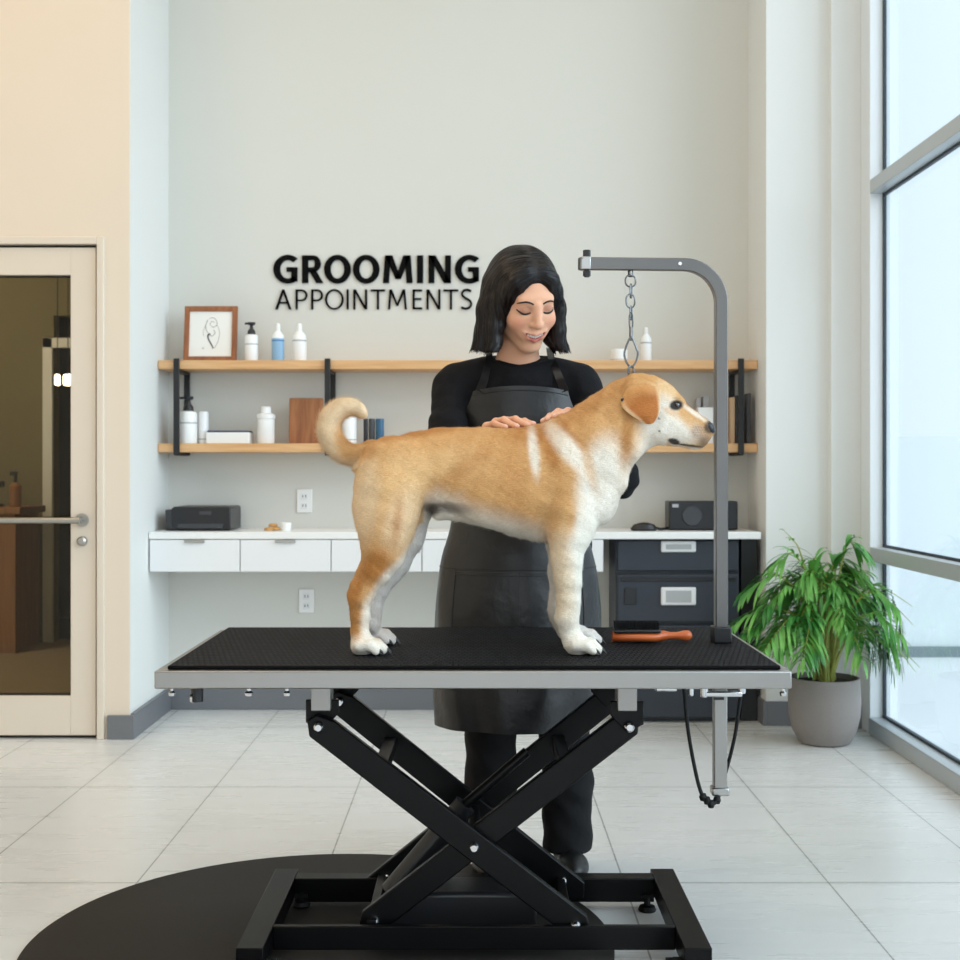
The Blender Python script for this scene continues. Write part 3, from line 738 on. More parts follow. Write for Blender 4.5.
for sgn in (-1, 1):
    z_ = zc_ + (zt - zc_) * .62; x_ = XC + sgn * .325 * .62
    MB().beam((x_, YF + .02, z_), (x_, YR + .02, z_), .030, .030).build('crossbar', M['black_metal'], gt, .003)
MB().cyl((XC, YF + .02, zc_), (XC, YR + .01, zc_), .014, 16).build('axle', M['black_metal'], gt)
# hydraulic ram
MB().cyl((XC - .19, 2.95, .10), (XC - .02, 2.95, .30), .026, 24).build('ram_cylinder', M['plastic_black'], gt)
MB().cyl((XC - .02, 2.95, .30), (XC + .12, 2.95, .42), .012, 16).build('ram_rod', M['black_metal'], gt)
MB().box((XC - .20, 2.90, .02), (XC + .14, 3.02, .115)).build('motor_housing', M['plastic_black'], gt, .01, 3)
for xx in (XC - .222, XC + .205): MB().beam((xx, YF - .01, zb), (xx, YR + .03, zb), .02, .02).build('crossbar', M['black_metal'], gt, .002)
# base
for sgn in (-1, 1):
    xx = XC + sgn * .4605
    MB().box((xx - .0285, 2.66, .032), (xx + .0285, 3.19, .080)).build('base_rail', M['black_metal'], gt, .002)
    for yy in (2.70, 3.12):
        ft = MB().lathe([(0, 0), (.020, 0), (.022, .004), (.018, .012), (.008, .014), (.008, .034), (0, .034)], (xx - sgn * .045, yy, 0.0115 if sgn < 0 else 0.0), 20)
        ft.box((xx - sgn * .045 - .015, yy - .012, .034), (xx - sgn * .045 + .015 + 0, yy + .012, .042)).box((min(xx, xx - sgn * .045), yy - .01, .036), (max(xx, xx - sgn * .045), yy + .01, .044))
        ft.build('foot', M['rubber'], gt)
    MB().box((xx - .02, 2.67, .0112 if sgn < 0 else 0), (xx + .02, 2.71, .032)).build('foot', M['rubber'], gt)
MB().box((XC - .432, 2.783, .030), (XC + .432, 2.799, .081)).build('base_rail', M['black_metal'], gt, .002)
MB().box((XC - .432, 3.115, .022), (XC + .432, 3.16, .079)).build('base_rail', M['black_metal'], gt, .002)
# screws and stubs under the silver edge
for xp, rr in ((172, .006), (249, .0075), (287, .006), (783, .006)):
    x = (xp - VX) * 2.58 / FPX
    MB().lathe([(0, 0), (rr, 0), (rr * 1.2, .006), (rr * .6, .010), (rr * .6, .02), (0, .02)], (x, 2.58, TZ - .055), 16).build('screw', M['silver'], gt)
x = (197 - VX) * 2.6 / FPX
MB().cyl((x, 2.6, TZ - .07), (x, 2.6, TZ - .02), .0125, 16).build('clamp_knob', M['plastic_black'], gt)
MB().lathe([(0, 0), (.008, .001), (.010, .006), (0, .008)], (x - .012, 2.592, TZ - .062), 14, 'x').build('screw', M['silver'], gt)

# ------------------------------------------------------------------ grooming arm
PX_, PY_ = .544, 2.905
ah = 1.5195; ex, ey = .224, 2.885; R_ = .085
dirv = Vector((ex - PX_, ey - PY_, 0)); La = dirv.length; dirv.normalize()
path = [Vector((PX_, PY_, ZM + .02)), Vector((PX_, PY_, ah - R_ - .02))]
for k in range(0, 13):
    a = PI / 2 * k / 12
    path.append(Vector((PX_, PY_, ah - R_)) + dirv * (R_ - R_ * math.cos(a)) + Vector((0, 0, R_ * math.sin(a))))
path.append(Vector((PX_, PY_, ah)) + dirv * La)
hw = .0138
ga = MB().sweep(path, [(-hw, -hw), (hw, -hw), (hw, hw), (-hw, hw)], up=(0, 1, 0)).build('grooming_arm', M['arm_steel'], gt, .002, 2, sharp=50, label='tall steel grooming arm with curved top')
e = path[-1]
MB().box((e.x + .004, e.y - .014, e.z - .0145), (e.x + .026, e.y + .014, e.z + .0145)).build('end_sleeve', M['steel'], ga, .002)
MB().cyl((e.x + .018, e.y, e.z - .030), (e.x + .018, e.y, e.z + .030), .006, 14).cyl((e.x + .018, e.y, e.z + .016), (e.x + .018, e.y, e.z + .030), .0085, 6).cyl((e.x + .018, e.y, e.z - .028), (e.x + .018, e.y, e.z - .016), .0085, 6).build('bolt', M['plastic_black'], ga)
rv = Vector((PX_, PY_, ah)) + dirv * (R_ + .01)
MB().lathe([(0, .003), (.004, .003), (.006, 0), (0, 0)], (rv.x, rv.y - .0135, rv.z), 14, 'y').build('rivet', M['silver'], ga)
MB().box((PX_ - .020, PY_ - .024, ZM), (PX_ + .020, PY_ + .024, ZM + .036)).build('clamp_block', M['plastic_black'], ga, .003)
MB().box((PX_ - .017, PY_ - .014, .348), (PX_ + .012, PY_ + .014, TZ - .03)).build('lower_tube', M['alu'], ga, .002)
MB().box((PX_ - .022, PY_ - .018, .334), (PX_ + .016, PY_ + .018, .352)).build('end_cap', M['steel'], ga, .003)
MB().box((PX_ - .019, PY_ - .0155, .548), (PX_ + .004, PY_ - .0135, .554)).build('tape', M['plastic_black'], ga)
TZ_ = TZ; TZ = TZ_ - .043
hwm = MB().box((.392, 2.86, TZ - .052), (.44, 2.90, TZ - .038)).box((.44, 2.865, TZ - .048), (.50, 2.885, TZ - .034)).cyl((.47, 2.86, TZ - .062), (.47, 2.86, TZ - .03), .006, 12).box((.50, 2.86, TZ - .064), (.584, 2.875, TZ - .052)).cyl((.500, 2.868, TZ - .066), (.500, 2.868, TZ - .032), .009, 14).cyl((.584, 2.868, TZ - .058), (.584, 2.868, TZ - .03), .008, 14)
hwm.box((.46, 2.862, TZ - .04), (.48, 2.89, TZ_ - .024)).build('clamp_plate', M['silver'], ga, .003); TZ = TZ_
# cord loop
cp = [px(684, 688, 2.86), px(688, 730, 2.87), px(696, 774, 2.87), px(703, 797, 2.87), px(711, 804, 2.87), px(717, 800, 2.88), px(722, 786, 2.93), px(734, 740, 2.94), px(740, 700, 2.94), px(741, 686, 2.94)]
o = thing('cord_loop', px(711, 790, 2.87), 'black cord hanging in a loop under the table edge', 'cord')
MB().tube(smooth_path(cp, 8), .0042, 10).build('cord', M['rubber'], o)
for k, q in enumerate((cp[3], cp[4], cp[5])):
    MB().lathe([(0, -.009), (.006, -.008), (.009, 0), (.006, .008), (0, .009)], tuple(Vector(q)), 14).build('knot', M['rubber'], o)
MB().lathe([(0, -.009), (.006, -.008), (.0085, 0), (.006, .008), (0, .009)], tuple((Vector(cp[3]) + Vector(cp[4])) / 2), 14).build('knot', M['rubber'], o)

# ------------------------------------------------------------------ chain and loop
ch = thing('grooming_chain', px(631, 374, 2.80), 'steel chain with teardrop loop hanging from the arm above the dog neck', 'chain')
def cpt(xp, yp):
    d = 2.889 + (2.795 - 2.889) * (yp - 270) / (375 - 270); return Vector(px(xp, yp, d))
def link(xp, yp, wpx, hpx, r, turn=0.0, tear=False, name='link'):
    c = cpt(xp, yp); k = 2.83 / FPX; P = []
    for i in range(28):
        a = 2 * PI * i / 28; u = math.cos(a) * wpx / 2 * k; v_ = math.sin(a) * hpx / 2 * k
        if tear: u *= (1 - .55 * math.sin(a)) * .95 if math.sin(a) > 0 else (1 - .25 * abs(math.sin(a)) ** 3)
        else: v_ = math.copysign(abs(math.sin(a)) ** .8, math.sin(a)) * hpx / 2 * k
        P.append(c + Vector((u * math.cos(turn), u * math.sin(turn), v_)))
    MB().tube(P, r, 8, closed=True).build(name, M['chain'], ch)
MB().cyl(cpt(630.5, 267), cpt(630.5, 276), .006, 14).build('hanger', M['chain'], ch)
link(630.5, 281, 11, 12, .0018, .2); link(631, 291, 6, 14, .0018, 1.2); link(630.5, 301, 9.5, 14, .0018, .3); link(631, 313, 5, 14, .0016, 1.1); link(631, 321, 6.5, 17, .0018, .9)
MB().cyl(cpt(631, 328), cpt(631, 340), .0042, 12).build('swivel', M['chain'], ch)
link(631, 352, 14, 30, .0022, .15, True, 'teardrop_loop'); link(631, 371, 7, 10, .0022, .6)

# ------------------------------------------------------------------ brush on the table
bx, by = (611 - VX) * 2.93 / FPX, 2.90
o = thing('pin_brush', (bx + .06, by, ZM), 'orange wooden pin brush with black bristles lying on the table mat', 'brush')
mb = MB()
prof = [(0, .012), (.02, .019), (.06, .022), (.095, .020), (.115, .012), (.13, .008), (.145, .0085), (.16, .0125), (.172, .0115), (.178, .004)]
pth = [(bx + a, by, ZM + .0135 + (.002 if a > .11 else 0)) for a, r in prof]
n = 20
b0 = len(mb.v)
for (a, r), p in zip(prof, pth):
    hz_ = min(.012, r) if a < .115 else r * .95
    for k in range(n):
        an = 2 * PI * k / n
        mb.v.append((p[0], p[1] + r * math.cos(an) * (1.25 if a < .115 else 1), p[2] + hz_ * math.sin(an)))
for i in range(len(prof) - 1):
    for k in range(n):
        l = (k + 1) % n; mb.f.append((i * n + k, (i + 1) * n + k, (i + 1) * n + l, i * n + l))
mb.f.append(tuple(range(n))); mb.f.append(tuple((len(prof) - 1) * n + k for k in reversed(range(n))))
mb.build('wooden_handle', M['brush_wood'], o, sharp=60)
MB().box((bx + .002, by - .024, ZM + .023), (bx + .106, by + .024, ZM + .031)).build('cushion', M['plastic_black'], o, .003)
mb = MB()
for i in range(30):
    for j in range(7):
        xx = bx + .006 + i * .0033 + random.uniform(-.0005, .0005); yy = by - .021 + j * .007
        mb.cyl((xx, yy, ZM + .030), (xx + random.uniform(-.001, .001), yy + random.uniform(-.001, .001), ZM + .047), .0009, 4)
mb.build('bristles', M['rubber'], o, smooth=False, kind='stuff')

# ------------------------------------------------------------------ potted palm
ppx, ppy = 1.343, 5.03
pl = thing('potted_palm', (ppx, ppy, 0), 'bushy green parlour palm in a round grey pot beside the window', 'plant')
MB().lathe([(0, 0), (.085, 0), (.098, .006), (.122, .05), (.136, .11), (.138, .17), (.134, .235), (.133, .255), (.127, .256), (.126, .232), (.0, .232)], (ppx, ppy, 0), 64).build('pot', M['pot'], pl, label='rounded matte grey pot')
MB().lathe([(0, .244), (.06, .242), (.126, .234), (.126, .228), (0, .228)], (ppx, ppy, 0), 40).build('soil', M['soil'], pl)
rnd = random.Random(11)
def frond(base, top, droop_dir, droop, nleaf, leaf_len, up_leaf=.4):
    b0_, t0_ = Vector(base), Vector(top)
    mid = b0_.lerp(t0_, .55) + Vector((0, 0, .05)) + Vector((b0_.x - t0_.x, b0_.y - t0_.y, 0)) * .18
    end = t0_ + Vector(droop_dir) * droop
    P = smooth_path([b0_, mid, t0_, t0_.lerp(end, .5) + Vector((0, 0, droop * .08)), end], 8)
    nP = len(P)
    MB().tube(P, .0042, 6, scale=[1.25 - 1.05 * i / (nP - 1) for i in range(nP)]).build('stem', M['stem'], pl)
    mb = MB()
    side = Vector(droop_dir).cross(Vector((0, 0, 1))).normalized()
    for q in range(nleaf):
        u = .42 + .58 * q / (nleaf - 1); i = min(int(u * (nP - 1)), nP - 2)
        p = P[i].lerp(P[i + 1], u * (nP - 1) - i); tg = (P[i + 1] - P[i]).normalized()
        for sg in (-1, 1):
            if q == nleaf - 1 and sg == 1: continue
            L_ = leaf_len * (1 - .55 * abs(u - .66) / .34) * rnd.uniform(.8, 1.15)
            d = (tg * .75 + side * sg * rnd.uniform(.45, .9) + Vector((0, 0, up_leaf * rnd.uniform(.3, 1.1)))).normalized()
            if q == nleaf - 1: d = tg
            wv = d.cross(Vector((0, 0, 1)));
            if wv.length < .1: wv = Vector((1, 0, 0))
            wv.normalize(); wmax = rnd.uniform(.0055, .0085)
            prev = None; cur = p.copy(); dd = d.copy(); st = 6
            for k in range(st + 1):
                t = k / st; ww = wmax * (math.sin(PI * min(1, .12 + t * .88)) ** .7) if k < st else .0003
                l = len(mb.v)
                fold = Vector((0, 0, ww * .35))
                mb.v += [tuple(cur - wv * ww + fold), tuple(cur), tuple(cur + wv * ww + fold)]
                if k: mb.f += [(l - 3, l - 2, l + 1, l), (l - 2, l - 1, l + 2, l + 1)]
                dd = (dd + Vector((0, 0, -.17 - .12 * t))).normalized(); cur = cur + dd * (L_ / st)
                cur.y = min(cur.y, 5.29)
    mb.v = [(min(a, 1.555) if c_ else a, b_, c_) for a, b_, c_ in mb.v]
    mb.build('frond', M['leaf'], pl, sharp=None)
NF = 46
for k in range(NF):
    a = 2 * PI * k / NF * 2.4 + rnd.uniform(-.3, .3); ring = (k % 3)
    rr = (.06, .13, .19)[ring] * rnd.uniform(.8, 1.15); hh = (.66, .60, .50)[ring] * rnd.uniform(.88, 1.08)
    dx, dy = math.cos(a), math.sin(a) * .75
    base = (ppx + .045 * math.cos(a * 1.3 + k) * rnd.uniform(.2, 1), ppy + .045 * math.sin(a * 1.3 + k), .235)
    top = (ppx - .01 + dx * rr, ppy + dy * rr, hh)
    out = Vector((dx, dy, -.55 - .35 * ring * .5)).normalized()
    frond(base, top, out, (.08, .14, .19)[ring] * rnd.uniform(.85, 1.15), 12, .165)
for (ex_, ez_, dd_) in ((-.34, .48, .12), (.27, .56, .13), (-.30, .60, .08), (.24, .36, .12), (-.20, .68, .05), (.12, .72, .03), (-.26, .36, .12), (-.30, .44, .10)):
    frond((ppx + .02, ppy - .01, .235), (ppx + ex_ * .62, ppy - .05, ez_ + .05), Vector((math.copysign(1, ex_), -.1, -.5)).normalized(), abs(ex_) * .45 + dd_ * .4, 12, .15)
for (ex_, ey_, ez_) in ((.16, -.26, .52), (.17, -.22, .60), (-.18, -.16, .50), (.19, -.22, .44)):
    frond((ppx + .01, ppy - .03, .235), (ppx + ex_ * .8, ppy + ey_ * .7, ez_), Vector((ex_ * 2.2, ey_ * 1.6, -.35)).normalized(), .20, 12, .15)
frond((ppx - .02, ppy, .235), (ppx - .09, ppy + .02, .74), Vector((-.6, 0, .8)).normalized(), .10, 3, .05)

# ------------------------------------------------------------------ smooth body surfaces (distance field -> one continuous mesh)
class Field:
    def __init__(s, xs, ys, zs):
        s.ax = [np.asarray(a, dtype=np.float32) for a in (xs, ys, zs)]
        s.F = np.full([len(a) for a in s.ax], 1.0, dtype=np.float32)
    def view(s, lo, hi):
        sl = tuple(slice(max(0, int(np.searchsorted(a, l)) - 1), int(np.searchsorted(a, h)) + 1) for a, l, h in zip(s.ax, lo, hi))
        X, Y, Z = np.meshgrid(s.ax[0][sl[0]], s.ax[1][sl[1]], s.ax[2][sl[2]], indexing='ij', sparse=True)
        return sl, X, Y, Z
    def op(s, f, lo, hi, k, mode='add'):
        pad = k + .012
        sl, X, Y, Z = s.view([a - pad for a in lo], [a + pad for a in hi])
        a = s.F[sl]
        if a.size == 0: return
        b = f(X, Y, Z).astype(np.float32)
        if mode == 'add':
            if k > 0:
                h = np.maximum(k - np.abs(a - b), 0) / k; r = np.minimum(a, b) - h * h * k * .25
            else: r = np.minimum(a, b)
        else:
            b = -b
            if k > 0:
                h = np.maximum(k - np.abs(a - b), 0) / k; r = np.maximum(a, b) + h * h * k * .25
            else: r = np.maximum(a, b)
        s.F[sl] = r
    def cone(s, p, q, r1, r2=None, k=.01, mode='add'):
        r2 = r1 if r2 is None else r2
        p = np.array(p, float); q = np.array(q, float); ba = q - p; l2 = float(ba @ ba) + 1e-12; R = max(r1, r2)
        def f(X, Y, Z):
            t = np.clip(((X - p[0]) * ba[0] + (Y - p[1]) * ba[1] + (Z - p[2]) * ba[2]) / l2, 0, 1)
            return np.sqrt((X - p[0] - t * ba[0]) ** 2 + (Y - p[1] - t * ba[1]) ** 2 + (Z - p[2] - t * ba[2]) ** 2) - (r1 + (r2 - r1) * t)
        s.op(f, np.minimum(p, q) - R, np.maximum(p, q) + R, k, mode)
    def chain(s, pts, k=.01, mode='add'):
        for a, b in zip(pts[:-1], pts[1:]): s.cone(a[:3], b[:3], a[3], b[3], k, mode)
    def ell(s, c, r, k=.01, rot=None, mode='add'):
        c = np.array(c, float); r = np.array(r, float); m = float(r.min())
        A = np.array(rot) if rot is not None else np.eye(3)
        ext = np.sqrt(((A * r[None, :]) ** 2).sum(1))
        def f(X, Y, Z):
            dx, dy, dz = X - c[0], Y - c[1], Z - c[2]
            k0 = 0; k1 = 0
            for i in range(3):
                u = A[0, i] * dx + A[1, i] * dy + A[2, i] * dz
                k0 = k0 + (u / r[i]) ** 2; k1 = k1 + (u / r[i] ** 2) ** 2
            k0 = np.sqrt(k0); k1 = np.sqrt(k1) + 1e-9
            return k0 * (k0 - 1) / k1
        s.op(f, c - ext, c + ext, k, mode)
    def sample(s, P):
        P = np.asarray(P, float).reshape(-1, 3); idx = []; fr = []
        for d in range(3):
            a = s.ax[d]; i = np.clip(np.searchsorted(a, P[:, d]) - 1, 0, len(a) - 2)
            idx.append(i); fr.append(np.clip((P[:, d] - a[i]) / (a[i + 1] - a[i]), 0, 1))
        out = 0
        for c in range(8):
            o = [(c >> d) & 1 for d in range(3)]
            wgt = 1
            for d in range(3): wgt = wgt * (fr[d] if o[d] else 1 - fr[d])
            out = out + wgt * s.F[idx[0] + o[0], idx[1] + o[1], idx[2] + o[2]]
        return out
    def hit(s, p, d, L=.2, step=.0005):
        p = np.array(p, float); d = np.array(d, float); d /= np.linalg.norm(d)
        t = np.arange(0, L, step); v = s.sample(p[None] + t[:, None] * d[None])
        i = np.argmax(v < 0)
        return Vector(p + d * t[i]) if v[i] < 0 else None
    def mesh(s, relax=1):
        F = s.F; ins = F < 0
        cnt = np.zeros([n - 1 for n in F.shape], dtype=np.uint8)
        for a in (0, 1):
            for b in (0, 1):
                for c in (0, 1):
                    cnt += ins[a:F.shape[0] - 1 + a, b:F.shape[1] - 1 + b, c:F.shape[2] - 1 + c]
        mix = (cnt > 0) & (cnt < 8)
        I = np.argwhere(mix); n = len(I)
        vid = np.full(cnt.shape, -1, dtype=np.int32); vid[mix] = np.arange(n)
        acc = np.zeros((n, 3)); num = np.zeros(n)
        cor = [(a, b, c) for a in (0, 1) for b in (0, 1) for c in (0, 1)]
        for a in cor:
            for d in range(3):
                if a[d]: continue
                b = list(a); b[d] = 1
                fa = F[I[:, 0] + a[0], I[:, 1] + a[1], I[:, 2] + a[2]]; fb = F[I[:, 0] + b[0], I[:, 1] + b[1], I[:, 2] + b[2]]
                cr = (fa < 0) != (fb < 0)
                t = np.where(cr, fa / np.where(cr, fa - fb, 1), 0)
                p = np.zeros((n, 3))
                for e in range(3): p[:, e] = a[e] + (t if e == d else 0)
                acc[cr] += p[cr]; num[cr] += 1
        loc = acc / num[:, None]; V = np.zeros((n, 3))
        for d in range(3):
            ax = s.ax[d]; i = I[:, d]; V[:, d] = ax[i] + loc[:, d] * (ax[i + 1] - ax[i])
        Q = []
        for d in range(3):
            e1, e2 = (d + 1) % 3, (d + 2) % 3
            sa = [slice(None)] * 3; sb = [slice(None)] * 3
            sa[d] = slice(0, -1); sb[d] = slice(1, None)
            A, B_ = ins[tuple(sa)], ins[tuple(sb)]
            E = np.argwhere(A != B_)
            ok = (E[:, e1] > 0) & (E[:, e2] > 0) & (E[:, e1] < F.shape[e1] - 1) & (E[:, e2] < F.shape[e2] - 1); E = E[ok]
            flip = A[E[:, 0], E[:, 1], E[:, 2]]
            def g(o1, o2):
                J = E.copy(); J[:, e1] -= o1; J[:, e2] -= o2
                return vid[J[:, 0], J[:, 1], J[:, 2]]
            q = np.stack([g(1, 1), g(0, 1), g(0, 0), g(1, 0)], 1)
            q[~flip] = q[~flip][:, ::-1]
            Q.append(q)
        Q = np.concatenate(Q)
        for _ in range(relax):
            S = np.zeros_like(V); C_ = np.zeros(n)
            for a in range(4):
                i, j = Q[:, a], Q[:, (a + 1) % 4]
                for d in range(3):
                    S[:, d] += np.bincount(i, V[j, d], n) + np.bincount(j, V[i, d], n)
                C_ += np.bincount(i, minlength=n) + np.bincount(j, minlength=n)
            V = V * .5 + .5 * S / np.maximum(C_, 1)[:, None]
        return V, Q
def axis_(*segs):
    """segs: (start, end, step), ..."""
    out = []
    for a, b, h in segs: out += list(np.arange(a, b - h * .4, h))
    out.append(segs[-1][1]); return np.array(out)
def blob(P, c, r):
    """soft weight around c with radii r (1 inside, 0 outside)"""
    d = 0
    for i in range(3):
        if r[i] is not None: d = d + ((P[:, i] - c[i]) / r[i]) ** 2
    return np.clip(1.5 - np.sqrt(d) * 1.0, 0, 1) ** 1.0
def sstep(x, a, b):
    t = np.clip((x - a) / (b - a), 0, 1); return t * t * (3 - 2 * t)
def mixc(C, col, wgt): return C * (1 - wgt[:, None]) + np.array(col[:3])[None] * wgt[:, None]

# ------------------------------------------------------------------ the dog
DY = 2.785
def dx(cx, y=DY): return (300 + cx / 2.182 - VX) * y / FPX
def dz(cy, y=DY): return CZ - (330 + cy / 2.182 - HY) * y / FPX
def D(cx, cy, y=DY): return (dx(cx, y), y, dz(cy, y))
U = DY / FPX / 2.182
YN, YFr = DY - .066, DY + .066
dog = thing('dog', (D(400, 0)[0], DY, ZM), 'tan and cream short-haired dog with curled tail standing on the grooming table', 'dog')
fd = Field(axis_((-.375, .515, .0028)), axis_((DY - .135, DY + .135, .0028)), axis_((ZM - .012, 1.30, .0028)))
st = np.array([  # cx, top, bottom, half width (m), superellipse
    (134, 284, 326, .030), (142, 262, 350, .042), (160, 248, 362, .056), (190, 237, 372, .068), (240, 224, 380, .076), (290, 214, 386, .076), (340, 212, 396, .076),
    (400, 212, 424, .084), (450, 215, 445, .092), (500, 211, 458, .097), (540, 198, 462, .098), (580, 180, 458, .094), (620, 154, 440, .086),
    (650, 134, 416, .077), (675, 118, 392, .070), (690, 109, 368, .066), (705, 102, 338, .062), (722, 96, 302, .059), (750, 94, 268, .057),
    (770, 99, 253, .055), (790, 107, 250, .053), (810, 119, 253, .048), (828, 141, 256, .040), (840, 158, 259, .033), (855, 170, 261, .028), (870, 182, 262, .025),
    (884, 193, 255, .020), (893, 200, 243, .016), (900, 207, 231, .010), (903, 212, 222, .004)], float)
sX = np.array([dx(c) for c in st[:, 0]]); sT = np.array([dz(c) for c in st[:, 1]]); sB = np.array([dz(c) for c in st[:, 2]]); sW = st[:, 3]
def smooth1(a):
    return a
def loft(X, Y, Z):
    x = X.ravel()
    T_ = np.interp(x, sX, sT); B_ = np.interp(x, sX, sB); W_ = np.interp(x, sX, sW)
    kk = np.array([.25, .5, .25])
    for _ in range(10):
        for a in (T_, B_, W_): a[1:-1] = np.convolve(a, kk, 'valid')
    sh = X.shape
    c = ((T_ + B_) / 2).reshape(sh); h = ((T_ - B_) / 2).reshape(sh); w_ = W_.reshape(sh)
    yy = (Y - DY) / w_; zz = (Z - c) / h
    q = np.sqrt(yy ** 2 + zz ** 2)
    m = np.minimum(h, w_)
    out = (q - 1) * m * np.where(h > 2.2 * w_, 1.0, 1.0)
    ex = np.maximum(np.maximum(sX[0] - X, X - sX[-1]), 0)
    return out + ex
fd.op(loft, (sX[0] - .005, DY - .13, .80), (sX[-1] + .005, DY + .13, 1.29), .0)
for sg, yn in ((-1, 1), (1, 0)):
    Y_ = lambda o: DY + sg * o
    # shoulder and breast muscle, rib cage
    fd.ell((dx(578), Y_(.056), dz(330)), (.046, .046, .105), .018)
    fd.ell((dx(600), Y_(.050), dz(420)), (.040, .040, .060), .03)
    fd.ell((dx(655), Y_(.022), dz(372)), (.030, .040, .045), .03)
    fd.ell((dx(455), Y_(.040), dz(350)), (.12, .052, .075), .03)
    # haunch
    fd.ell((dx(208), Y_(.048), dz(318)), (.082, .048, .085), .016)
    fd.ell((dx(190), Y_(.052), dz(385)), (.070, .038, .075), .025)
    # head: cheek, brow, lip
    fd.ell((dx(790), Y_(.030), dz(205)), (.042, .026, .036), .02)
    fd.ell((dx(822), Y_(.024), dz(158)), (.016, .012, .010), .014)
    fd.ell((dx(858), Y_(.014), dz(233)), (.032, .016, .020), .010)
    fd.ell((dx(866), Y_(.006), dz(216)), (.032, .014, .022), .010)
    # ear stub so the flap grows out of the skull
    fd.ell((dx(736), Y_(.046), dz(130)), (.034, .016, .020), .015)
# neck skin folds
fd.cone(D(700, 205, DY - .040), D(722, 262, DY - .040), .024, .018, .025)
fd.cone(D(640, 235, DY - .046), D(690, 330, DY - .030), .030, .022, .03)
fd.cone(D(640, 235, DY + .046), D(690, 330, DY + .030), .030, .022, .03)
# belly sheath
fd.chain([(*D(400, 402, DY), .024), (*D(345, 392, DY), .022), (*D(312, 392, DY), .018), (*D(303, 404, DY), .011)], .014)
# near front leg
def leg(pts, k=.018, sy=None):
    fd.chain([(*D(cx, cy, y), r * U) for cx, cy, y, r in pts], k)
y1 = DY - .062
leg([(584, 395, y1, 42), (582, 450, y1, 36), (582, 500, y1, 31), (585, 545, y1, 26.5), (586, 590, y1, 22.5), (583, 625, y1, 22.5), (588, 660, y1, 17), (600, 690, y1 - .004, 18)], .018)
fd.ell(D(571, 632, y1), (.010, .012, .012), .012)
# far front leg
y2 = DY + .052
leg([(590, 410, y2, 44), (580, 470, y2, 34), (574, 530, y2, 27), (571, 590, y2, 22), (572, 620, y2, 21), (586, 655, y2, 17), (600, 672, y2 + .03, 18)], .03)
fd.ell(D(553, 612, y2), (.008, .010, .012), .012)
# near hind leg
y3 = DY - .060
leg([(196, 350, y3 + .008, 62), (190, 410, y3 + .006, 60), (186, 450, y3 + .004, 52), (181, 490, y3 + .002, 42), (168, 525, y3, 29), (146, 560, y3, 20), (131, 588, y3, 21), (131, 625, y3, 17.5), (131, 660, y3, 16), (136, 692, y3, 18)], .016)
leg([(109, 578, y3, 8), (120, 553, y3, 8), (148, 505, y3, 14)], .008)
# far hind leg
y4 = DY + .052
leg([(235, 390, y4 - .004, 56), (222, 450, y4, 46), (205, 505, y4, 32), (184, 540, y4, 24), (165, 575, y4, 20), (157, 610, y4, 17), (156, 640, y4, 15.5), (162, 665, y4 + .02, 17)], .022)
leg([(146, 560, y4, 9), (170, 530, y4, 12)], .014)
# paws: pad, four toes with grooves between
claws = []
def paw(xp, yb, spread=1.0):
    x = xp
    fd.ell((x, yb, ZM + .020), (.027, .024, .022), .014)
    for i, (dy, dxx, r) in enumerate(((-.0225, .012, .0105), (-.008, .024, .0118), (.008, .024, .0118), (.0225, .012, .0105))):
        a = (x + dxx - .020, yb + dy * .8, ZM + .020); m = (x + dxx + .004, yb + dy, ZM + .021); b_ = (x + dxx + .016, yb + dy * 1.08, ZM + .0115)
        fd.cone(a, m, r, r * 1.06, .006); fd.cone(m, b_, r * 1.06, r * .92, .004)
        claws.append((Vector((b_[0] + r * .55, b_[1], b_[2] + .002)), Vector((b_[0] + r * .9 + .0085, b_[1], ZM + .0025))))
pN1 = dx(626, y1); pF1 = dx(622, y2)
paw(dx(606, 2.715), 2.712); paw(dx(608, 2.865), 2.866)
paw(dx(138, 2.715), 2.712); paw(dx(160, 2.865), 2.866)
# flatten soles
fd.op(lambda X, Y, Z: (Z - (ZM + .0012)) + 0 * X + 0 * Y, (-.3, DY - .14, ZM - .012), (.5, DY + .14, ZM - .001), .0, 'cut') if False else None
# tail: curled over the back
tp = [D(158, 262), D(135, 272), D(105, 270), D(78, 252), D(64, 222), D(66, 194), D(84, 174), D(108, 168), D(128, 174), D(138, 186)]
tr = [24, 23, 24, 25, 25, 24, 22, 19, 15, 8]
tps = smooth_path(tp, 4); trs = np.interp(np.linspace(0, 1, len(tps)), np.linspace(0, 1, len(tr)), tr)
fd.chain([(p.x, p.y, p.z, r * U * .93) for p, r in zip(tps, trs)], .006)
# eye sockets, mouth line, nostril
for sg in (-1, 1):
    fd.ell((dx(822, 2.748), DY + sg * .047, dz(164, 2.748)), (.011, .008, .008), .006, mode='cut')
    fd.chain([(dx(812), DY + sg * .040, dz(241), .0035), (dx(832), DY + sg * .034, dz(247), .0025), (dx(862), DY + sg * .029, dz(254), .0018), (dx(888), DY + sg * .020, dz(254), .0015)], .004, 'cut')
    fd.ell((dx(901), DY + sg * .008, dz(214)), (.004, .003, .003), .003, mode='cut')
# gentle coat relief
Xg, Yg, Zg = np.meshgrid(*fd.ax, indexing='ij', sparse=True)
fd.F += (.0010 * np.sin(Xg * 95 + Zg * 60) * np.sin(Zg * 80 - Xg * 30 + Yg * 50) + .0005 * np.sin(Xg * 260 + Zg * 120) * np.sin(Zg * 210)).astype(np.float32)
# table plane under the paws
fd.F = np.maximum(fd.F, (ZM + .0008 - Zg).astype(np.float32))
Vd, Qd = fd.mesh(2)
